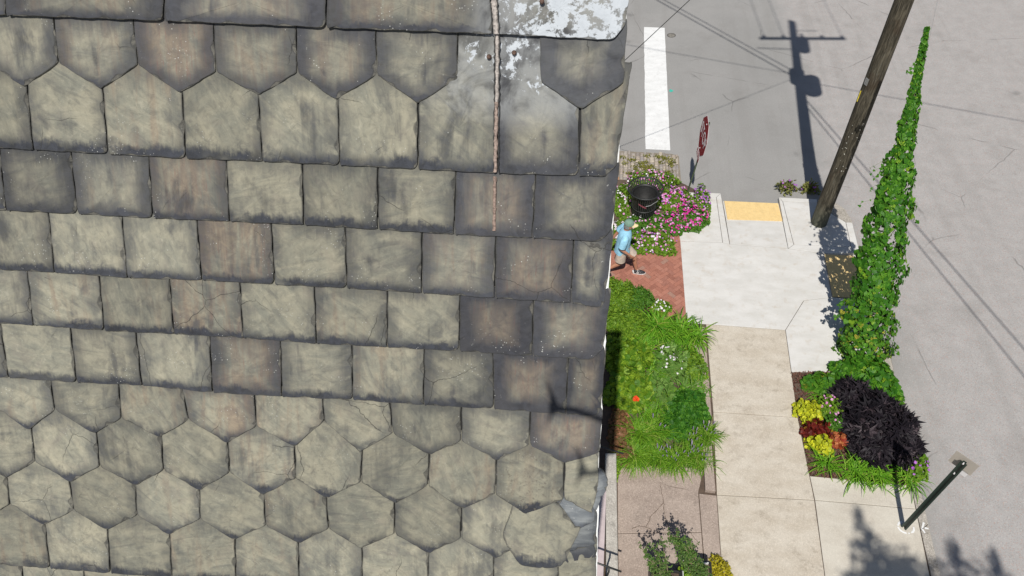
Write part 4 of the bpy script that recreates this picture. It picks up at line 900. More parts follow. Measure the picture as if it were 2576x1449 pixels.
bd = B(); bd.tube([((rb(.72) + .03 + .02 * math.sin(t * 9)) * math.cos(t), (rb(.72) + .03) * math.sin(t), .72 + .05 * (t + 1.2)) for t in np.linspace(-1.5, -.5, 12)], .009, 6); bd.build('chain', M_steel, o)

# ======================================================================= PERSON
M_skin = plain('skin', (.42, .20, .125), .5, .4, .1, 20); M_shirt = plain('light_blue_shirt', (.29, .55, .71), .85, .2, .14, 11, bump=.9); M_short = plain('khaki_shorts', (.50, .41, .34), .9, .2, .12, 14, bump=.5); M_capg = plain('faded_green_cap', (.17, .27, .21), .85, .2, .12, 30); M_bill = plain('straw_bill', (.72, .58, .34), .8, .2, .05, 20)
M_hair = plain('grey_hair', (.25, .25, .24), .9, .2, .3, 60); M_shoew = plain('white_shoe', (.70, .69, .67), .7); M_shoeb = plain('black_shoe', (.03, .03, .035), .6); M_sock = plain('white_sock', (.75, .74, .72), .9)
per = empty('person', (.47, 11.28, .12), 0, 'person in light blue polo shirt, khaki shorts and green cap, walking past the petunias', 'person')
def skin(name, verts, edges, radii, mat, parent, root, sub=2):
    me = bpy.data.meshes.new(name); me.from_pydata(verts, edges, []); o = bpy.data.objects.new(name, me); sc.collection.objects.link(o)
    sk = o.modifiers.new('s', 'SKIN'); sk.use_smooth_shade = True
    for i, r in enumerate(radii):
        r = (r, r) if np.isscalar(r) else r; me.skin_vertices[0].data[i].radius = r; me.skin_vertices[0].data[i].use_root = i == root
    sb = o.modifiers.new('u', 'SUBSURF'); sb.levels = sub; sb.render_levels = sub
    dg = bpy.context.evaluated_depsgraph_get(); m2 = bpy.data.meshes.new_from_object(o.evaluated_get(dg)); bpy.data.objects.remove(o)
    m2.materials.clear(); m2.materials.append(mat); m2.polygons.foreach_set('use_smooth', [True] * len(m2.polygons)); o = bpy.data.objects.new(name, m2); return link(o, parent)
Vb, Eb, Rb = [], [], []
def jt(p, r, par=None):
    Vb.append(p); Rb.append(r); i = len(Vb) - 1
    if par is not None: Eb.append((par, i))
    return i
pel = jt((0, 0, .93), (.13, .15)); sp = jt((.01, 0, 1.10), (.10, .12), pel); ch = jt((.035, 0, 1.30), (.13, .17), sp); nk = jt((.06, 0, 1.45), .06, ch); hd = jt((.085, 0, 1.52), .065, nk); h2 = jt((.10, 0, 1.60), (.092, .078), hd); h3 = jt((.095, 0, 1.68), (.085, .072), h2)
ns_ = jt((.19, 0, 1.575), .016, h2)
for s_ in (-1, 1): jt((.085, s_ * .085, 1.585), .02, h2)
def arm(s, sh, el, wr, curl):
    a = jt(sh, .055, ch); e = jt(el, .042, a); m1 = jt(tuple((np.array(el) * .45 + np.array(wr) * .55)), .036, e); wq = jt(wr, .026, m1); d = nrmz(np.array(wr) - np.array(el)); palm = np.array(wr) + d * .055; pm = jt(tuple(palm), (.034, .022), wq)
    side = np.array([.25, 0, 0]) ; lat = nrmz(np.cross(d, np.array([0, s, 0.])) + 1e-6)
    for k in range(4):
        o_ = lat * (k - 1.5) * .021; L = (.032, .036, .034, .028)[k]; c_ = np.array([0, -s * .3, 0]) * curl
        p0 = palm + d * .035 + o_; p1 = p0 + nrmz(d + c_) * L; p2 = p1 + nrmz(d + c_ * 3) * L * .8
        i0 = jt(tuple(p0), .0095, pm); i1 = jt(tuple(p1), .0085, i0); jt(tuple(p2), .007, i1)
    t0 = palm + lat * .035 - d * .01; t1 = t0 + nrmz(lat * .7 + d) * .03; a0 = jt(tuple(t0), .011, pm); a1 = jt(tuple(t1), .0095, a0); jt(tuple(t1 + d * .022), .008, a1)
arm(-1, (.03, -.20, 1.38), (-.05, -.265, 1.08), (.17, -.24, .87), 1.0)
arm(1, (.03, .20, 1.38), (-.14, .25, 1.12), (-.26, .24, .90), 1.0)
def leg(s, hip, kn, an, toe):
    a = jt(hip, .088, pel); k = jt(kn, .058, a); c_ = jt(tuple(np.array(kn) * .62 + np.array(an) * .38 + np.array([-.015, 0, 0])), .056, k); n_ = jt(an, .036, c_); jt(toe, .035, n_)
leg(1, (.03, .09, .86), (.30, .08, .50), (.36, .06, .10), (.46, .055, .045))
leg(-1, (-.02, -.09, .86), (-.02, -.10, .47), (-.36, -.09, .20), (-.30, -.09, .08))
skin('body', Vb, Eb, Rb, M_skin, per, 0)
def ring_loft(rings, n=20):          # (cx, cy, cz, rx, ry, tiltx)
    V = []
    for (cx, cy, cz, rx, ry, tl) in rings:
        for k in range(n):
            t = 2 * PI * k / n; f_ = 1 + .035 * math.sin(5 * t + cz * 30) ; V.append((cx + math.cos(t) * rx * f_, cy + math.sin(t) * ry * f_, cz + math.cos(t) * rx * tl))
    return V, [(i * n + k, i * n + (k + 1) % n, (i + 1) * n + (k + 1) % n, (i + 1) * n + k) for i in range(len(rings) - 1) for k in range(n)]
bd = B(); V, Fc = ring_loft([(-.01, 0, .80, .185, .205, .10), (-.01, 0, .90, .172, .195, .05), (.0, 0, 1.05, .160, .185, 0), (.02, 0, 1.22, .160, .200, 0), (.03, 0, 1.34, .145, .215, 0), (.04, 0, 1.42, .115, .175, 0), (.055, 0, 1.465, .085, .10, .1), (.06, 0, 1.48, .075, .082, .1), (.065, 0, 1.50, .082, .088, .2)]); bd.add(V, Fc)
bd.tube([(.03, -.15, 1.40), (.03, -.20, 1.385), (-.0, -.245, 1.27), (-.035, -.268, 1.145)], [.06, .085, .088, .088], 14, cap=False); bd.tube([(.03, .15, 1.40), (.03, .20, 1.385), (-.05, .24, 1.27), (-.10, .255, 1.19)], [.06, .085, .085, .085], 14, cap=False)
sh_ = bd.build('shirt', M_shirt, per, True)
bd = B(); bd.tube([(.095 + .0, -.035, 1.462), (.135, -.02, 1.44), (.145, .02, 1.44), (.10, .06, 1.462)], .012, 6); bd.build('collar', M_shirt, sh_)
bd = B(); V, Fc = ring_loft([(0, 0, .99, .15, .175, 0), (0, 0, .90, .165, .185, 0), (0, 0, .80, .16, .18, 0)]); bd.add(V, Fc)
bd.tube([(.0, .085, .86), (.13, .085, .72), (.235, .082, .575)], [.115, .118, .125], 16, cap=False); bd.tube([(-.0, -.085, .86), (-.03, -.095, .72), (-.045, -.10, .56)], [.115, .12, .128], 16, cap=False); bd.build('shorts', M_short, per, True)
bd = B(); n_ = 20; V = []; cc = np.array([.095, 0, 1.635])
for j, (zf, rf) in enumerate(((0.0, 1), (.03, 1.0), (.07, .90), (.10, .68), (.118, .38), (.124, .02))):
    for k in range(n_): t = 2 * PI * k / n_; V.append(cc + np.array([math.cos(t) * .112 * rf, math.sin(t) * .098 * rf, zf + .012 * math.cos(t + PI) * (1 - j / 5)]))
bd.add(V, [(i * n_ + k, i * n_ + (k + 1) % n_, (i + 1) * n_ + (k + 1) % n_, (i + 1) * n_ + k) for i in range(5) for k in range(n_)]); cp = bd.build('cap', M_capg, per, True)
bd = B(); m_ = 11; V = []
for j, rf in enumerate((1.0, 1.35, 1.72)):
    for k in range(m_): t = -1.15 + 2.3 * k / (m_ - 1); V.append(cc + np.array([math.cos(t) * (.108 + (rf - 1) * .135), math.sin(t) * .094 * (1 - .06 * j), .002 - .016 * j - .018 * abs(math.sin(t)) * j * .6]))
bd.add(V, [(i * m_ + k, i * m_ + k + 1, (i + 1) * m_ + k + 1, (i + 1) * m_ + k) for i in range(2) for k in range(m_ - 1)]); bd.add([np.array(v) + np.array([0, 0, .005]) for v in V], [(i * m_ + k, (i + 1) * m_ + k, (i + 1) * m_ + k + 1, i * m_ + k + 1) for i in range(2) for k in range(m_ - 1)]); bd.build('bill', M_bill, cp, True)
bd = B(); V, Fc = ring_loft([(.07, 0, 1.53, .082, .078, 0), (.078, 0, 1.58, .096, .088, 0), (.085, 0, 1.64, .100, .090, 0)], 18); V = [v for v in V]; Fc = [f for f in Fc if np.mean([V[i][0] for i in f]) < .11]; bd.add(V, Fc); bd.build('hair', M_hair, per, True)
for s_ in (-1, 1): bd = B(); bd.tube([(.182, s_ * .030, 1.60), (.188, s_ * .030, 1.60)], .010, 6); bd.build('eye', M_shoeb, per)
bd = B(); bd.tube([(.178, -.022, 1.545), (.184, 0, 1.545), (.178, .022, 1.545)], .005, 5); bd.build('mouth', M_red, per)
def shoe(cx, cy, cz, pitch, s_):
    cs, sn = math.cos(pitch), math.sin(pitch)
    def T_(p): return (cx + p[0] * cs - p[2] * sn, cy + p[1], cz + p[0] * sn + p[2] * cs)
    def outl(x0, x1, w0, w1, z): return [T_((x0 + (x1 - x0) * u, v, z)) for u, v in ((0, 0), (.06, -w0 * .7), (.3, -w0), (.6, -w1), (.85, -w1 * .85), (1, -w1 * .25), (1, w1 * .25), (.85, w1 * .85), (.6, w1), (.3, w0), (.06, w0 * .7))]
    b1 = B(); n = 11; V = outl(-.09, .215, .042, .055, 0) + outl(-.092, .218, .044, .057, .028); b1.add(V, [tuple(range(n - 1, -1, -1)), tuple(range(n, 2 * n))] + [(i, (i + 1) % n, n + (i + 1) % n, n + i) for i in range(n)]); so_ = b1.build('shoe', M_shoew, per)
    b2 = B(); V = outl(-.088, .21, .041, .052, .029) + outl(-.085, .20, .038, .047, .055) + outl(-.075, .15, .030, .032, .085) + outl(-.06, .07, .022, .02, .105); b2.add(V, [(l * n + i, l * n + (i + 1) % n, (l + 1) * n + (i + 1) % n, (l + 1) * n + i) for l in range(3) for i in range(n)] + [tuple(range(3 * n, 4 * n))]); b2.build('upper', M_shoeb, so_, True)
    b3 = B()
    for (x, z, w_) in ((.02, .10, .035), (.055, .092, .036), (.09, .08, .038)): b3.tube([T_((x, -w_, z - .02)), T_((x + .01, 0, z + .008)), T_((x + .02, w_, z - .02))], .009, 6)
    b3.tube([T_((-.07, -.04, .05)), T_((-.085, 0, .075)), T_((-.07, .04, .05))], .02, 6)
    for a_, c_ in (((.0, .035), (.012, .075)), ((.012, .075), (.035, .035)), ((.035, .035), (.047, .075))): b3.tube([T_((a_[0], -.052, a_[1])), T_((c_[0], -.046, c_[1]))], .007, 5)
    b3.build('trim', M_shoew, so_, True)
shoe(.37, .03, .0, .0, 1); shoe(-.40, -.09, .10, -.75, -1)

# ======================================================================= PLANTS
gb = 'plants in the bed between the house and the pavement'; gp = 'petunias in the corner bed'; gr_ = 'plants in the kerbside bed'
def at(px, py, h=0.0): q = G(px, py, .12 + h); return np.array([q[0], q[1], .12])
# petunia bed
for (px, py, rx, ry, n, fl, lb) in (
        (1562, 500, .30, .62, 900, [(F_white, 46, .055, None), (F_pink, 26, .05, None)], 'petunia clump with white and pink flowers between roof edge and litter bin'),
        (1556, 590, .30, .5, 700, [(F_white, 60, .055, None), (F_pink, 16, .05, None)], 'white flowered petunia clump at the edge of the roof behind the person'),
        (1640, 452, .62, .30, 900, [(F_pink, 80, .052, None), (F_mag, 14, .055, None), (F_white, 30, .05, None)], 'pale pink petunia clump spilling over the stone setts behind the litter bin'),
        (1695, 500, .48, .50, 1300, [(F_pink, 120, .055, None), (F_vio, 40, .05, None), (F_mag, 40, .055, None)], 'lilac pink petunia clump right of the litter bin at the foot of the stop sign'),
        (1738, 545, .40, .50, 900, [(F_mag, 110, .055, None), (F_pink, 50, .055, None)], 'magenta petunia clump at the right end of the corner bed'),
        (1692, 562, .42, .36, 900, [(F_mag, 75, .052, None), (F_pink, 36, .05, None)], 'bright magenta petunia clump in the middle of the corner bed'),
        (1766, 505, .22, .60, 300, [(F_vio, 60, .045, None), (F_pink, 20, .045, None)], 'sparse trailing clump of small violet petunias on the kerb edge'),
        (1600, 566, .34, .30, 600, [(F_white, 22, .055, None), (F_pink, 16, .05, None)], 'leafy petunia clump between the person and the foot of the litter bin'),
        (1662, 560, .36, .34, 600, [(F_pink, 40, .055, None), (F_mag, 16, .05, None)], 'pink petunia clump just right of the foot of the litter bin'),
        (1640, 607, .58, .40, 1300, [(F_pink, 70, .05, None), (F_white, 22, .055, None), (F_mag, 14, .05, None), (F_vio, 20, .05, None)], 'pink, white and violet petunia clump next to the brick path')):
    shrub('petunia', lb, 'petunias', gp, at(px, py, .12), rx, ry, .30, n * 2, OVAL, .052, L_fine if 'white' in lb or 'lilac' in lb or 'violet' in lb or 'pale' in lb else L_green, .55, flowers=[(m_, int(k * 1.25), f_, s_) for m_, k, f_, s_ in fl], lump=.3)
for (px, py, h, lb) in ((1976, 482, .30, 'ragged weed with purple flowers growing at the kerb above the left of the pole'), (2034, 482, .26, 'small weed with lilac flowers growing in the shadow of the pole')):
    shrub('weed', lb, 'weed', None, np.append(G(px, py, 0)[:2], 0), .20, .14, h, 260, DIA, .09, L_weed, .9, True, [(F_vio, 12, .06, None)], lump=.5)
# house bed
shrub('feathery_shrub', 'fine leaved yellow green shrub nearest the brick path under the roof edge', 'shrub', gb, at(1558, 735, .3), .42, .42, .5, 3600, DIA, .075, L_fine, .6, True)
shrub('feathery_shrub', 'dark twiggy fine leaved shrub by the brick path behind the daylilies', 'shrub', gb, at(1610, 742, .3), .32, .30, .42, 1500, DIA, .06, L_green, .6, True)
shrub('feathery_shrub', 'lower fine leaved lime shrub just above the round leaved bush', 'shrub', gb, at(1578, 805, .3), .46, .40, .45, 3600, DIA, .075, L_fine, .6, True)
shrub('round_leaf_bush', 'light green round leaved bush by the roof, above the one with a red flower', 'bush', gb, at(1580, 885, .3), .46, .46, .50, 1050, ROUND, .105, L_lime, .6, shell=.3)
shrub('round_leaf_bush', 'light green round leaved bush with one red flower on it', 'bush', gb, at(1584, 965, .3), .46, .50, .50, 1100, ROUND, .105, L_lime, .6, shell=.3)
q = at(1600, 999, .5); tag(scatter('red_blossom', F_red, FLOW, np.array([q + [0, 0, .47], q + [.03, -.02, .46], q + [-.02, -.03, .47]]), np.array([[0, -.5, 1], [.4, -.3, .8], [-.4, -.4, .8]]), rv(3), .10, np.array([.2, .6, .9])), 'single red blossom standing on the round leaved bush', 'flower')
shrub('round_leaf_bush', 'dark green glossy round leaved bush beside the pavement', 'bush', gb, at(1733, 1020, .2), .40, .42, .30, 1200, ROUND, .085, L_deep, .6, shell=.3)
shrub('round_leaf_bush', 'smaller dark green glossy bush in front of the kerbside one', 'bush', gb, at(1712, 1062, .2), .34, .28, .26, 750, ROUND, .08, L_deep, .6, shell=.3)
shrub('grey_herb', 'silvery grey green herb with white flowers in the middle of the house bed', 'herb', gb, at(1690, 905, .15), .36, .42, .22, 330, DIA, .17, L_grey, .8, True, [(F_white, 34, .055, None)])
shrub('grey_herb', 'pale grey green herb with white flowers at the edge of the brick path', 'herb', gb, at(1662, 770, .15), .24, .20, .24, 500, OVAL, .05, L_fine, .5, True, [(F_white, 26, .05, None)])
shrub('grey_herb', 'dry grey green patch of herb left of the dark glossy bush', 'herb', gb, at(1655, 985, .12), .30, .42, .2, 300, DIA, .15, L_grey, .9, True)
shrub('groundcover', 'low green foliage by the pavement below the arching daylily leaves', 'herb', gb, at(1745, 915, .1), .26, .4, .16, 700, OVAL, .06, L_fine, .5, True)
shrub('coral_plant', 'low reddish coral leaved plant in the shadow under the roof edge', 'plant', gb, at(1562, 1080, .1), .24, .46, .24, 900, ROUND, .06, L_coral, .5)
shrub('coral_plant', 'coral flowered low plant by the end of the low concrete wall', 'plant', gb, at(1572, 1135, .1), .24, .22, .22, 420, ROUND, .055, L_coral, .5)
shrub('groundcover', 'yellow green creeper hanging over the top of the low wall', 'herb', gb, at(1553, 1165, .05), .05, .30, .10, 200, OVAL, .04, L_lime, .5)
dl = [(1655, 815, .75, .030, 170, 'large daylily clump with bright green arching leaves below the white flowers'), (1712, 822, .66, .028, 130, 'daylily clump between the brick path and the tan pavement'), (1748, 836, .62, .028, 100, 'daylily clump whose leaf tips hang over the pavement corner'),
      (1625, 860, .6, .026, 70, 'narrow daylily clump among the round leaved bushes')]
for px, py, L, wd, n, lb in dl: blades('daylily', lb, 'daylily', gb, at(px, py, .25), int(n * 1.2), L, wd, L_blade, 1.0, 1.0, .09)
blades('iris', 'iris fan leaning over the pavement edge above the dark glossy bush', 'iris', gb, at(1728, 925, .2), 38, .62, .034, L_grey, 1.1, .9, .07)
blades('iris', 'broad grey green tuft among white flowers in the house bed', 'iris', gb, at(1682, 915, .2), 120, .46, .022, L_grass, 1.0, 1, .12)
blades('iris', 'narrow green tuft left of the dark glossy bush', 'iris', gb, at(1662, 1000, .2), 90, .42, .018, L_grass, 1.0, 1, .12)
blades('iris', 'grey green iris tuft in the centre of the house bed', 'iris', gb, at(1672, 945, .2), 46, .5, .028, L_grey, 1.0, 1, .09)
blades('iris', 'small grey green iris tuft just above the dark glossy bush', 'iris', gb, at(1722, 968, .15), 34, .42, .034, L_grey, 1.1, .9, .06)
lr = [(1612, 1085, .66, .020, 190, 0, 'tall spiky grass clump with long upright leaves beside the coral plant'), (1600, 1140, .6, .016, 230, 0, 'bright grass clump leaning over the pink patio near the low wall'), (1655, 1140, .52, .013, 220, 6, 'grass clump with few purple spikes at the centre of the bed front'),
      (1648, 1080, .6, .014, 130, 4, 'long leaved grass clump behind the patio edge'), (1700, 1148, .50, .012, 230, 10, 'grass clump with purple spikes at the patio edge'), (1748, 1135, .48, .012, 240, 14, 'grass clump thick with purple spikes beside the pavement'), (1778, 1085, .46, .011, 230, 10, 'dark spiky grass clump bulging over the pavement'), (1742, 1098, .42, .011, 150, 8, 'grass clump behind the spiked ones, below the dark glossy bush'), (1775, 1155, .36, .011, 130, 6, 'small grass clump at the bed corner by the step')]
for px, py, L, wd, n, nf, lb in lr: blades('grass_clump', lb, 'grass clump', gb, at(px, py, .2), int(n * 1.25), L, wd, L_grass, 1.0, .95, .07, flowers=[(F_lav, nf, .40, 0)] if nf else None)
for px, py, L, wd, n, lb in ((1700, 870, .45, .018, 90, 'thin leaved tuft just above the white flowered herb'), (1640, 920, .5, .02, 80, 'long leaved tuft between the lime bush and the white flowered herb'), (1716, 990, .42, .018, 80, 'tuft leaning over the top of the dark glossy bush'), (1630, 1030, .5, .018, 110, 'tuft under the red blossom beside the coral plant'), (1690, 1060, .5, .014, 120, 'fine tuft overlapping the lower left of the dark glossy bush'), (1760, 960, .3, .016, 60, 'short tuft on the pavement edge above the dark glossy bush')):
    blades('grass_clump', lb, 'grass clump', gb, at(px, py, .25), n, L, wd, L_blade, 1.0, 1.0, .12)
# kerbside bed
bd = B(); pl_ = [G(*p)[:2] for p in [(1989, 936), (2240, 932), (2292, 1221), (2036, 1197)]]
x0, x1 = min(p[0] for p in pl_), max(p[0] for p in pl_); y0, y1 = min(p[1] for p in pl_), max(p[1] for p in pl_)
for k in range(5200):
    x, y = random.uniform(x0, x1), random.uniform(y0, y1)
    if not inside((x, y), pl_): continue
    bd.box((x, y, .125 + random.uniform(-.01, .012)), (random.uniform(.02, .06), random.uniform(.008, .022), .008), random.uniform(0, PI), random.random())
tag(bd.build('mulch', M_mulch), kind='stuff')
shrub('black_leaf_vine', 'dense black leaved sweet potato vine mound filling the kerbside bed', 'vine', gr_, at(2222, 1072, .28), .66, .76, .50, 2100, STAR, .19, L_black, .55, lump=.2)
shrub('black_leaf_vine', 'smaller black leaved vine mound at the foot of the climbing vine', 'vine', gr_, at(2150, 990, .22), .42, .34, .36, 620, STAR, .18, L_black, .55)
shrub('green_vine_patch', 'green heart leaved vine patch spreading left from the foot of the climbing vine', 'vine', gr_, at(2072, 962, .1), .36, .24, .22, 330, HEART, .10, L_vinelow, .4)
shrub('green_vine_patch', 'green heart leaved vine patch between the climbing vine and the kerb', 'vine', gr_, at(2212, 955, .2), .40, .55, .36, 620, HEART, .095, L_vine, .5)
shrub('green_vine_patch', 'green heart leaved vine patch straight below the climbing vine', 'vine', gr_, at(2160, 935, .15), .50, .42, .34, 620, HEART, .095, L_vine, .5)
shrub('coleus', 'larger golden yellow coleus next to the mulch', 'coleus', gr_, at(2037, 1035, .15), .25, .27, .26, 420, ROUND, .065, L_yel, .7, lump=.5)
shrub('coleus', 'smaller golden yellow coleus below the dark red one', 'coleus', gr_, at(2066, 1116, .12), .20, .19, .24, 280, ROUND, .062, L_yel, .7, lump=.5)
shrub('coleus', 'dark red coleus between two golden ones', 'coleus', gr_, at(2053, 1078, .15), .22, .18, .28, 260, OVAL, .09, L_red, .6, lump=.5)
shrub('coleus', 'small red and orange coleus against the black vine', 'coleus', gr_, at(2112, 1102, .15), .18, .12, .24, 170, OVAL, .09, leafmat('orange_leaf', (.30, .04, .02), (.60, .25, .08)), .4)
shrub('petunia', 'thin clump of pale pink petunias right of the golden coleus', 'petunias', gr_, at(2088, 1020, .15), .20, .26, .28, 320, OVAL, .055, L_fine, .6, True, [(F_pink, 15, .055, None)])
shrub('petunia', 'green clump with a few pale flowers above the orange coleus', 'petunias', gr_, at(2100, 1066, .12), .20, .22, .24, 320, OVAL, .06, L_green, .6, True, [(F_pink, 4, .055, None)])
shrub('petunia', 'violet petunias at the kerb corner below the black vine', 'petunias', gr_, at(2305, 1168, .12), .22, .26, .24, 380, OVAL, .06, L_fine, .6, True, [(F_vio, 16, .055, None)])
for px, py, L, n, lb in ((2085, 1160, .46, 60, 'strap leaved clump standing in the mulch by the golden coleus'), (2160, 1180, .52, 110, 'strap leaved clump at the left of the row below the black vine'), (2215, 1188, .48, 100, 'strap leaved clump in the middle of the row on the slab edge'), (2290, 1196, .5, 60, 'strap leaved clump hanging over the granite kerb'), (2060, 985, .3, 30, 'small strap leaved tuft at the top of the mulch')):
    blades('daylily', lb, 'daylily', gr_, at(px, py, .12), int(n * 1.3), L, .020, L_blade, 1.15, .8, .08)
# moss and weeds in the setts
P = []; 
for k in range(34):
    c = G(random.uniform(1562, 1702), random.uniform(388, 442), .02)
    for j in range(26): P.append(c + np.array([random.gauss(0, .06), random.gauss(0, .035), .02 + random.random() * .035]))
P = np.array(P); tag(scatter('moss', leafmat('moss', (.10, .11, .02), (.32, .29, .06), trans=0), DIA, P, np.array([[0, 0, 1.]]) + rv(len(P), .5), rv(len(P)), .055, rs.uniform(0, 1, len(P))), kind='stuff')
# twiggy shrub in a square black planter at the bottom of the picture
pc = G(1712, 1404, .56); pc = np.array([pc[0] + .25, pc[1] - .25, .12])
o = empty('planter', tuple(pc), 0, 'square black planter edge under the twiggy shrub at the bottom of the picture', 'planter')
bd = B(); a_ = .24
for dx, dy, sx_, sy_ in ((-a_, 0, .03, .6), (a_, 0, .03, .6), (0, -a_, .57, .03), (0, a_, .57, .03)): bd.box((dx, dy, .22), (sx_ * .8 if sx_ > .1 else sx_, sy_ * .8 if sy_ > .1 else sy_, .44), 0, 0, .004)
bd.build('box', M_black, o); bd = B(); bd.box((0, 0, .19), (.45, .45, .36)); bd.build('soil', M_base, o)
bd = B()
for dx, dy, sx_, sy_ in ((-a_ + .022, 0, .012, .55), (0, a_ - .022, .53, .012)): bd.box((dx, dy, .405), (sx_ * .8 if sx_ > .1 else sx_, sy_ * .8 if sy_ > .1 else sy_, .07))
bd.build('rim', M_metal, o)
o2 = empty('planter', tuple(pc + np.array([-.50, -.20, 0])), 0, 'second black planter mostly below the bottom edge of the picture', 'planter')
bd = B()
for dx, dy, sx_, sy_ in ((-a_, 0, .03, .6), (a_, 0, .03, .6), (0, -a_, .57, .03), (0, a_, .57, .03)): bd.box((dx, dy, .2), (sx_ * .8 if sx_ > .1 else sx_, sy_ * .8 if sy_ > .1 else sy_, .40), 0, 0, .004)
bd.build('box', M_black, o2); bd = B(); bd.box((0, 0, .17), (.45, .45, .32)); bd.build('soil', M_base, o2)
def twiggy(name, label, c, tips, leafm, nl, tsz):
    o = empty(name, tuple(c), 0, label, 'shrub'); bd = B(); LP = []; LN = []
    for tx, ty, tz, k in tips:
        T_ = np.array([tx, ty, tz]); b0 = np.array([random.uniform(-.05, .05), random.uniform(-.05, .05), .0]); mid = b0 * .4 + T_ * .55 + np.array([0, 0, .1]); pts = [b0, mid, T_]; bd.tube(pts, [.010, .007, .003], 5)
        for j in range(k):
            t = random.uniform(.3, 1.0); q = (b0 * (1 - t) ** 2 + 2 * mid * t * (1 - t) + T_ * t * t); e = q + np.array([random.gauss(0, .055), random.gauss(0, .055), random.uniform(-.02, .10)]); bd.tube([q, e], .002, 4)
            for m_ in range(nl):
                f_ = random.uniform(.15, 1.05); LP.append(q + (e - q) * f_ + np.array([random.gauss(0, .009)] * 1 + [random.gauss(0, .009), random.gauss(0, .009)])); LN.append([random.gauss(0, .5), random.gauss(0, .5) - .2, .8])
    bd.build('stem', plain('twig', (.20, .16, .10), .8), o); LP = np.array(LP); scatter('foliage', leafm, OVAL, LP, LN, rv(len(LP)), tsz * rs.uniform(.7, 1.2, len(LP)), rs.uniform(0, 1, len(LP)), o); return o
def tipw(px, py, z, c): q = G(px, py, z); return tuple(q - c)
b1 = pc + np.array([-.35, -.25, .1]); b2 = pc + np.array([.08, -.05, .3])
T1 = [(*tipw(x, y, z, b1), 22) for x, y, z in ((1608, 1372, .95), (1625, 1390, .9), (1640, 1372, .95), (1665, 1362, 1.0), (1632, 1402, .85), (1655, 1390, .85), (1640, 1420, .7), (1650, 1440, .6))]
T2 = [(*tipw(x, y, z, b2), 24) for x, y, z in ((1678, 1345, 1.25), (1692, 1350, 1.2), (1700, 1345, 1.25), (1712, 1358, 1.2), (1722, 1350, 1.25), (1735, 1365, 1.15), (1718, 1380, 1.05), (1744, 1392, 1.0), (1705, 1400, .95), (1752, 1408, .9), (1765, 1425, .85), (1775, 1435, .8), (1735, 1425, .8), (1745, 1445, .75))]
twiggy('twiggy_shrub', 'left half of the twiggy small leaved shrubs at the bottom of the picture', b1, T1, L_shrub, 8, .026); twiggy('twiggy_shrub', 'taller twiggy small leaved shrub rising from the black planter', b2, T2, L_shrub, 8, .026)
shrub('coleus', 'lime green leaves inside the black planter', 'plant', None, pc + np.array([-.12, .08, .36]), .12, .2, .14, 60, ROUND, .07, L_lime, .35)
shrub('stonecrop', 'bright yellow stonecrop at the corner of the patio by the pavement', 'plant', None, at(1808, 1440, .08), .22, .26, .20, 1100, DIA, .05, leafmat('yellow_stonecrop', (.36, .32, .02), (.68, .58, .05)), .8, True)

# ======================================================================= STAIR RAILS
def rail(y0, y1, zt, label, hook):
    o = empty('stair_rail', (.0, y0, .42), 0, label, 'handrail', 'black iron stair rails by the porch'); z = zt - .42
    bd = B(); bd.tube([(-.35, .06, z), (.16, 0, z), (.555, y1 - y0, z)], .0165, 10); bd.build('handrail', M_black, o, True)
    bd = B(); p = np.array([.36 if hook else .10, (y1 - y0) * (.55 if hook else .1), z]); bd.tube([p, p + np.array([0, -.04, -.07]), p + np.array([-.03, -.10, -.16]), p + np.array([-.04, -.13, -.34]), (p[0] - .04, p[1] - .14, 0)], .016, 10); bd.build('post', M_black, o, True)
rail(3.93, 3.83, 1.3, 'black iron stair rail in the sun crossing the pink boards at the bottom', 1); rail(6.0, 5.90, 1.25, 'black iron stair rail in the shade under the roof edge', 0)

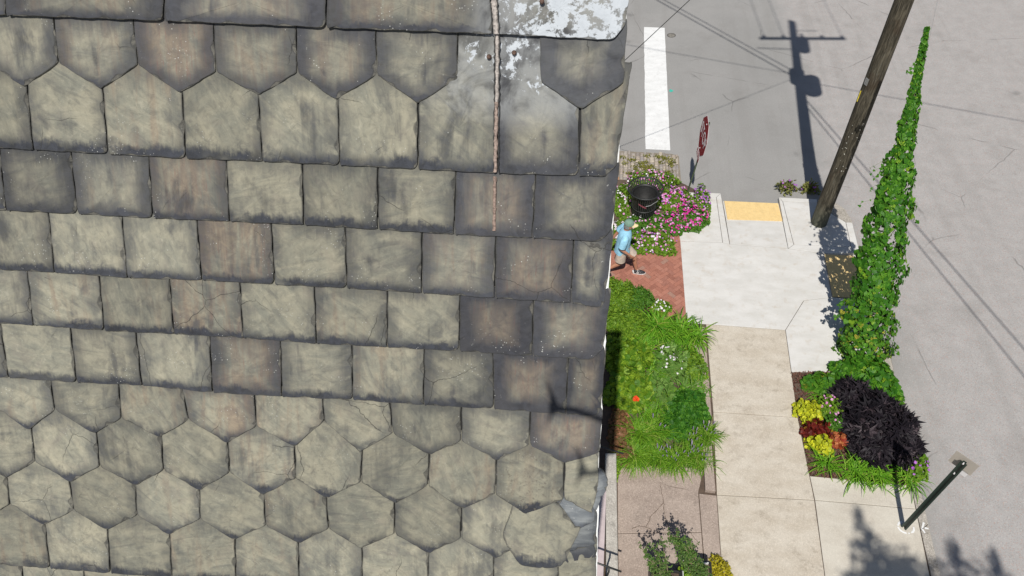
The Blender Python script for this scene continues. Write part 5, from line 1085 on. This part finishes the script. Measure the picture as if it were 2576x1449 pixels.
# ======================================================================= OUT OF FRAME: tree and camera drone that cast shadows in view
TS = SUN * 9.0; o = empty('street_tree', (4.9 + TS[0], 1.6 + TS[1], 0), 0, 'slim street tree just below the picture that throws the leafy shadow on the verge slabs', 'tree')
bd = B(); bd.tube([(0, 0, 0), (0, .05, 5), (-.05, .1, 8), (-.1, .1, 3.2 + TS[2]), (-.3, .3, 5.9 + TS[2])], [.16, .14, .11, .06, .015], 10)
for q in ((.5, .2, 4.3), (-.6, .1, 4.2), (.9, .4, 4.0), (1.3, .5, 4.6), (1.9, .5, 4.55)): bd.tube([(-.05, .08, 2.4 + TS[2]), (q[0] * .6, q[1] * .6, 3.3 + TS[2]), (q[0], q[1], q[2] + TS[2])], [.045, .03, .01], 7)
bd.build('trunk', M_wood, o, True)
P = []
for (x, y, z, rx, rz, k) in ((-.36, .34, 5.85, .10, .32, 170), (-.30, .30, 5.25, .26, .30, 520), (-.15, .25, 4.75, .48, .35, 1300), (.25, .3, 4.45, .50, .32, 1300), (.05, .2, 4.0, .8, .45, 2600), (.75, .4, 4.25, .35, .3, 700), (-.5, .2, 4.2, .4, .35, 700), (1.18, .5, 4.75, .16, .40, 260), (1.25, .5, 4.3, .3, .35, 420), (1.85, .5, 4.70, .14, .38, 220), (1.8, .5, 4.2, .28, .3, 360), (.9, .2, 3.6, 1.2, .5, 2200), (-.3, .1, 3.5, .8, .5, 1500)):
    v = rs.normal(0, 1, (k, 3)); v = nrmz(v) * (rs.uniform(0, 1, (k, 1)) ** .45); P.append(v * [rx, rx * .8, rz] + [x, y, z + TS[2]])
P = np.concatenate(P); P = P[rs.uniform(0, 1, len(P)) < .22]; k = len(P)
scatter('crown', L_green, OVAL, P, rv(k) + [0, 0, .6], rv(k), rs.uniform(.06, .10, k), rs.uniform(0, 1, k), o)
dr = empty('camera_drone', (0, -.24, 12.44), 0, 'small grey drone hovering beside the roof, its arm shadow falling on the slates', 'drone')
M_drone = plain('drone_grey', (.2, .2, .2), .5); bd = B(); bd.box((.03, 0, 0), (.09, .17, .05), .12, 0, .01); bd.build('drone_body', M_drone, dr)
for (ax, ay, r0, bl) in ((-.235, .125, .2, .0), (.28, .05, .2, 0), (-.135, -.14, .1, 0), (.2, -.16, .1, 0)):
    bd = B(); bd.tube([(.02, ay * .5, .0), (ax * .7, ay, 0), (ax, ay, 0)], [.012, .010, .012], 8); bd.tube([(ax, ay, -.01), (ax, ay, .03)], .016, 10); am = bd.build('drone_arm', M_drone, dr)
    bd = B()
    V = []
    for j in range(9): t = -1 + j / 4; V += [(ax - .028 * abs(t) ** 1.5 - .009 * (1.2 - abs(t)), ay + t * .095, .034), (ax - .028 * abs(t) ** 1.5 + .009 * (1.2 - abs(t)), ay + t * .095, .036)]
    bd.add(V, [(2 * j, 2 * j + 1, 2 * j + 3, 2 * j + 2) for j in range(8)]); bd.build('propeller', M_black, am)
